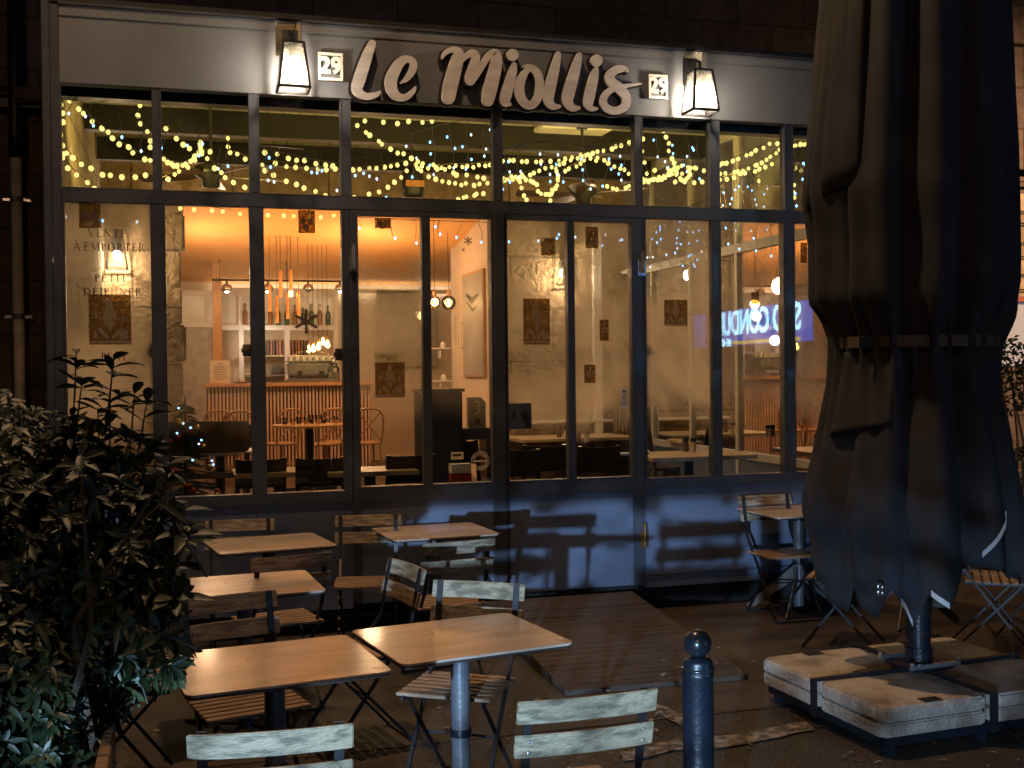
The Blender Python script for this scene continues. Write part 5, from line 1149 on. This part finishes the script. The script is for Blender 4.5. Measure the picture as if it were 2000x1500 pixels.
# ================================================================ WINDOW PRINTS, LETTERING, STICKERS
YG = YF-.004
def P2(x0, z0, pts, y): return [(x0+a, y, z0+b) for a, b in pts]
def flat(mb, c, pts, y=-.001, th=.0008): return mb.prism([(c[0]+a, y, c[1]+b) for a, b in pts], (0, -th, 0))
def star(mb, c, r, y=-.002, n=6, w_=.10):
    for k in range(n//2):
        a = PI*k/(n//2)+PI/2; d = (math.cos(a), math.sin(a)); p = (-d[1], d[0])
        flat(mb, c, [(d[0]*r+p[0]*r*w_, d[1]*r+p[1]*r*w_), (-d[0]*r+p[0]*r*w_, -d[1]*r+p[1]*r*w_), (-d[0]*r-p[0]*r*w_, -d[1]*r-p[1]*r*w_), (d[0]*r-p[0]*r*w_, d[1]*r-p[1]*r*w_)], y-k*.0009)
        for s in (1, -1):
            for q in (.45, .7):
                for b in (.9, -.9):
                    e = (math.cos(a+b), math.sin(a+b)); o = (d[0]*r*q*s, d[1]*r*q*s)
                    flat(mb, c, [(o[0]+p[0]*r*.04, o[1]+p[1]*r*.04), (o[0]-p[0]*r*.04, o[1]-p[1]*r*.04), (o[0]+e[0]*s*r*.26-p[0]*r*.04, o[1]+e[1]*s*r*.26), (o[0]+e[0]*s*r*.26+p[0]*r*.05, o[1]+e[1]*s*r*.26)], y-.003-k*.0009)
def gnome(px, py, wp, hp, lab, card=False):
    c = onY(px, py, YG); w_ = wp/FPX*7.6/2*1.02; h_ = hp/FPX*7.6/2*1.02
    t = thing('window_print', lab, 'window print', c, 0, 'christmas window prints')
    MB().box(-w_, w_, -.0008, 0, -h_, h_).build('dark_ground', DECALD, t)
    m = MB(); o = (0,0)
    flat(m, (0,0), [(-w_*.42,-h_*.02),(w_*.40,-h_*.02),(w_*.22,h_*.35),(w_*.02,h_*.86),(-w_*.14,h_*.80),(-w_*.25,h_*.35)], -.0015)
    flat(m, (0,0), [(-w_*.30,-h_*.05),(w_*.28,-h_*.05),(w_*.10,-h_*.28),(0,-h_*.55),(-w_*.10,-h_*.28)], -.0015)
    flat(m, (0,0), [(-w_*.62,-h_*.42),(-w_*.5,-h_*.30),(-w_*.08,-h_*.66),(-w_*.1,-h_*.80),(-w_*.28,-h_*.72)], -.0015)
    flat(m, (0,0), [(w_*.62,-h_*.42),(w_*.5,-h_*.30),(w_*.08,-h_*.66),(w_*.1,-h_*.80),(w_*.28,-h_*.72)], -.0015)
    flat(m, (0,0), [(w_*.42,-h_*.80),(w_*.82,-h_*.80),(w_*.82,-h_*.45),(w_*.42,-h_*.45)], -.0015); flat(m, (0,0), [(-w_*.85,-h_*.70),(-w_*.70,-h_*.80),(-w_*.58,-h_*.66),(-w_*.70,-h_*.40)], -.0015)
    flat(m, (0,0), [(-w_*.96,-h_*.96),(w_*.96,-h_*.96),(w_*.96,-h_*.86),(-w_*.96,-h_*.86)], -.0015)
    star(m, (-w_*.66, h_*.15), w_*.26, -.0015); star(m, (w_*.62, h_*.02), w_*.22, -.0015)
    m.build('bearded_gnome_figure', DECALW, t)
    if card:
        MB().box(-w_*1.02, w_*.95, -.0008, 0, h_*1.01, h_*1.55).build('white_card', DECALW, t)
        for i, (s_, zz, xx) in enumerate((('Joyeuses', h_*1.36, -.012), ('Fêtes', h_*1.16, .012))):
            o = textmesh(s_, .034, .0003, INKM, 'greeting_text', t); o.rotation_euler = (PI/2,0,0); o.location = (xx, -.0018, zz); 
def ornament(px, py, wp, hp, lab, kind=0):
    c = onY(px, py, YG); w_ = wp/FPX*7.6/2; h_ = hp/FPX*7.6/2; t = thing('window_print', lab, 'window print', c, 0, 'christmas window prints')
    MB().box(-w_, w_, -.0008, 0, -h_, h_).build('dark_ground', DECALD, t); m = MB()
    if kind == 0:
        for cx_, cy_, r in ((-.1,-.5,.38),(-.45,.05,.35),(.45,.0,.35)):
            flat(m, (0,0), [(w_*cx_+w_*r*math.cos(2*PI*k/14), h_*cy_+w_*r*1.15*math.sin(2*PI*k/14)) for k in range(14)], -.0015)
        for x_ in (-.5,-.15,.2,.5): flat(m, (0,0), [(w_*x_,h_*.35),(w_*(x_+.06),h_*.35),(w_*(x_+.06),h_*.95),(w_*x_,h_*.95)], -.0015)
    else: star(m, (0,0), min(w_, h_)*.8, -.0015); star(m, (w_*.1,h_*.6), w_*.35, -.0015)
    m.build('ornament_figure', DECALW, t)
gnome(215,624,72,90,'gnome window print below the window lettering'); gnome(762,742,58,68,'gnome window print with a white greeting card on the left door',True)
gnome(1048,628,56,92,'tall gnome window print on the right door leaf'); gnome(1320,611,52,54,'gnome window print on the pane right of the doors')
ornament(176,421,38,46,'hanging bauble print above the window lettering'); ornament(599,433,32,44,'bauble print at the top of the third lower pane'); ornament(748,436,32,20,'small dark print at the top of the left door'); ornament(1070,482,30,36,'bauble print left of the right door mullion',1); ornament(1156,464,28,44,'bauble print right of the right door mullion')
ornament(1180,645,20,44,'narrow snowflake print near the corner curtain',1); ornament(1152,730,25,38,'small square print low on the right door',1); ornament(1475,582,18,26,'tiny print in the pane above the mirrored sign',1); ornament(1570,494,16,44,'orange-tinted print beside the parasol edge',1)
for px, py, rpx, lab, m in ((598,628,24,'large brown snowflake on the third lower pane',SNOWB),(914,470,9,'small blue-grey snowflake on the left door pane',SNOWB),(1197,571,14,'white snowflake near the corner curtain',DECALW),(905,488,4,'tiny snowflake beside the small one on the left door',SNOWB),(600,683,9,'small brown snowflake below the large one',SNOWB)):
    t = thing('window_snowflake', lab, 'snowflake sticker', onY(px, py, YG), 0, 'snowflake stickers'); m_ = MB(); star(m_, (0,0), rpx/FPX*7.6, -.001); m_.build('snowflake_film', m, t)
t = thing('round_sticker', 'round white certificate sticker low on the left door', 'sticker', onY(938, 900, YG)); ri = lambda r0, r1: [((r0*math.cos(2*PI*k/32), r0*math.sin(2*PI*k/32)), (r1*math.cos(2*PI*k/32), r1*math.sin(2*PI*k/32))) for k in range(33)]
m_ = MB()
for r0, r1 in ((.062,.066),(.040,.043)):
    R_ = ri(r0, r1)
    for a, b in zip(R_, R_[1:]): m_.add([(a[0][0],-.001,a[0][1]),(a[1][0],-.001,a[1][1]),(b[1][0],-.001,b[1][1]),(b[0][0],-.001,b[0][1])], [(0,1,2,3)])
for k in range(22):
    a = 2*PI*k/22
    if abs(math.sin(a)) < .25: continue
    c_, s_ = math.cos(a), math.sin(a); m_.add([(c_*.047-s_*.004,-.001,s_*.047+c_*.004),(c_*.058-s_*.004,-.001,s_*.058+c_*.004),(c_*.058+s_*.003,-.001,s_*.058-c_*.003),(c_*.047+s_*.003,-.001,s_*.047-c_*.003)], [(0,1,2,3)])
m_.box(-.055,.055,-.0012,-.001,-.006,.004).build('ring_print', DECALW, t)
t = thing('payment_sticker', 'small pale rectangular sticker left of the round one on the left door', 'sticker', onY(893, 890, YG)); MB().box(-.045,.045,-.001,0,-.025,.025).build('sticker_film', DECALW, t); MB().box(-.035,.03,-.002,-.0012,-.004,.012).build('sticker_print', INKM, t)
t = thing('tall_sticker', 'narrow white upright sticker beside the right hinge post', 'sticker', onY(1219, 777, YG)); MB().box(-.018,.018,-.001,0,-.075,.075).build('sticker_film', CUPM, t); m_ = MB()
for k in range(7): m_.box(-.012,.012,-.002,-.0012,-.06+k*.012,-.055+k*.012)
m_.box(-.013,-.002,-.002,-.0012,.035,.055).box(.002,.013,-.002,-.0012,.035,.055).build('sticker_print', INKM, t)
# serif window lettering built from thick and thin strokes
def arc(cx_, cy_, rx, ry, a0, a1, n=14, tk=.15, tn=.065):
    out = []
    for k in range(n):
        p = []
        for kk in (k, k+1):
            a = math.radians(a0+(a1-a0)*kk/n); th_ = tn+(tk-tn)*abs(math.cos(a)); p.append(((cx_+rx*math.cos(a), cy_+ry*math.sin(a)), (cx_+(rx-th_)*math.cos(a), cy_+(ry-th_*.8)*math.sin(a))))
        out.append([p[0][0], p[1][0], p[1][1], p[0][1]])
    return out
def vst(x, w_=.14, z0=0, z1=1): return [[(x-w_/2,z0),(x+w_/2,z0),(x+w_/2,z1),(x-w_/2,z1)]]
def hst(x0, x1, z, w_=.07): return [[(x0,z-w_/2),(x1,z-w_/2),(x1,z+w_/2),(x0,z+w_/2)]]
def dg(x0, z0, x1, z1, w_): return [[(x0-w_/2,z0),(x0+w_/2,z0),(x1+w_/2,z1),(x1-w_/2,z1)]]
def srf(x, z, w_=.15): return hst(x-w_, x+w_, z, .035)
GL = {'V': (.86, dg(.12,1,.44,0,.12)+dg(.76,1,.47,0,.05)+srf(.12,1,.13)+srf(.76,1,.12)), 'E': (.72, vst(.2)+hst(.2,.62,.98)+hst(.2,.64,.02)+hst(.2,.52,.52)+hst(.05,.2,.98,.035)+hst(.05,.2,.02,.035)+vst(.61,.04,.84,1)+vst(.63,.04,0,.16)),
 'N': (.95, vst(.17,.05)+vst(.78,.05)+dg(.17,1,.76,0,.13)+srf(.17,0,.12)+srf(.78,1,.12)+hst(.03,.17,1,.035)), 'T': (.78, vst(.39)+hst(.06,.72,.98)+srf(.39,0)+vst(.07,.04,.82,1)+vst(.71,.04,.82,1)),
 'A': (.90, dg(.12,0,.44,1,.05)+dg(.78,0,.46,1,.12)+hst(.24,.66,.36,.045)+srf(.12,0,.12)+srf(.78,0,.13)), 'M': (1.12, dg(.14,0,.2,1,.05)+dg(.22,1,.54,.1,.12)+dg(.90,1,.56,.1,.05)+dg(.96,0,.91,1,.12)+srf(.14,0,.12)+srf(.96,0,.13)+hst(.08,.22,1,.035)+hst(.9,1.04,1,.035)),
 'P': (.70, vst(.2)+arc(.30,.75,.32,.25,90,-90)+hst(.2,.32,.98,.04)+hst(.2,.32,.52,.04)+srf(.2,0)+hst(.05,.2,1,.035)), 'O': (.98, arc(.48,.5,.42,.52,0,360,28)), 'R': (.84, vst(.2)+arc(.30,.75,.30,.25,90,-90)+hst(.2,.32,.98,.04)+hst(.2,.32,.52,.04)+dg(.74,0,.40,.52,.12)+srf(.2,0)+srf(.76,0,.08)+hst(.05,.2,1,.035)),
 'I': (.42, vst(.2)+srf(.2,0)+srf(.2,1)), 'D': (.95, vst(.2)+arc(.32,.5,.54,.5,90,-90,18)+hst(.2,.34,.98,.04)+hst(.2,.34,.02,.04)+hst(.05,.2,1,.035)+hst(.05,.2,0,.035)), 'J': (.42, vst(.24,.11,-.05)+arc(.08,-.05,.215,.2,-80,0,8,.10)+srf(.24,1)),
 'U': (.90, vst(.18,.11,.25)+vst(.74,.05,.25)+arc(.46,.3,.335,.32,180,360,16,.10)+srf(.18,1)+srf(.74,1,.12)), 'L': (.70, vst(.2)+hst(.2,.64,.02)+vst(.63,.04,0,.18)+srf(.2,1)+hst(.05,.2,0,.035)), ' ': (.4, [])}
t = thing('window_lettering', 'dark serif lettering VENTE A EMPORTER, PETIT DEJEUNER, PLAT on the far left pane', 'lettering', onY(215, 500, YG))
o0 = t.location
for txt, x0p, x1p, yb, yt in (('VENTE',171,249,462,447),('ÀEMPORTER',142,285,489,473),('PETIT',184,250,550,536),('DÉJEUNER',162,279,577,562),('PLAT',197,250,704,689)):
    a, b = onY(x0p, yb, YG), onY(x1p, yb+ (x1p-x0p)*.012, YG); top = onY(x0p, yt, YG); W = b.x-a.x; Hh = top.z-a.z
    seq = []; tot = 0
    for ch in txt:
        k = {'À': 'A', 'É': 'E'}.get(ch, ch); seq.append((ch, k, tot)); tot += GL[k][0]+(.35 if ch == 'À' else .08)
    s = W/tot; m_ = MB(); lay = 0
    for ch, k, x in seq:
        for pl_ in GL[k][1]: lay += 1; m_.prism([(a.x-o0.x+(x+u)*s, -.001-(lay % 5)*.00025, a.z-o0.z+v*Hh) for u, v in pl_], (0,-.0003,0))
        if ch in 'ÀÉ':
            q_ = [(.30,1.30),(.40,1.34),(.52,1.10),(.47,1.09)] if ch == 'À' else [(.55,1.34),(.44,1.30),(.30,1.09),(.35,1.10)]
            m_.prism([(a.x-o0.x+(x+u)*s, -.001, a.z-o0.z+v*Hh) for u, v in q_], (0,-.0003,0))
    m_.build('lettering_line', INKM, t)
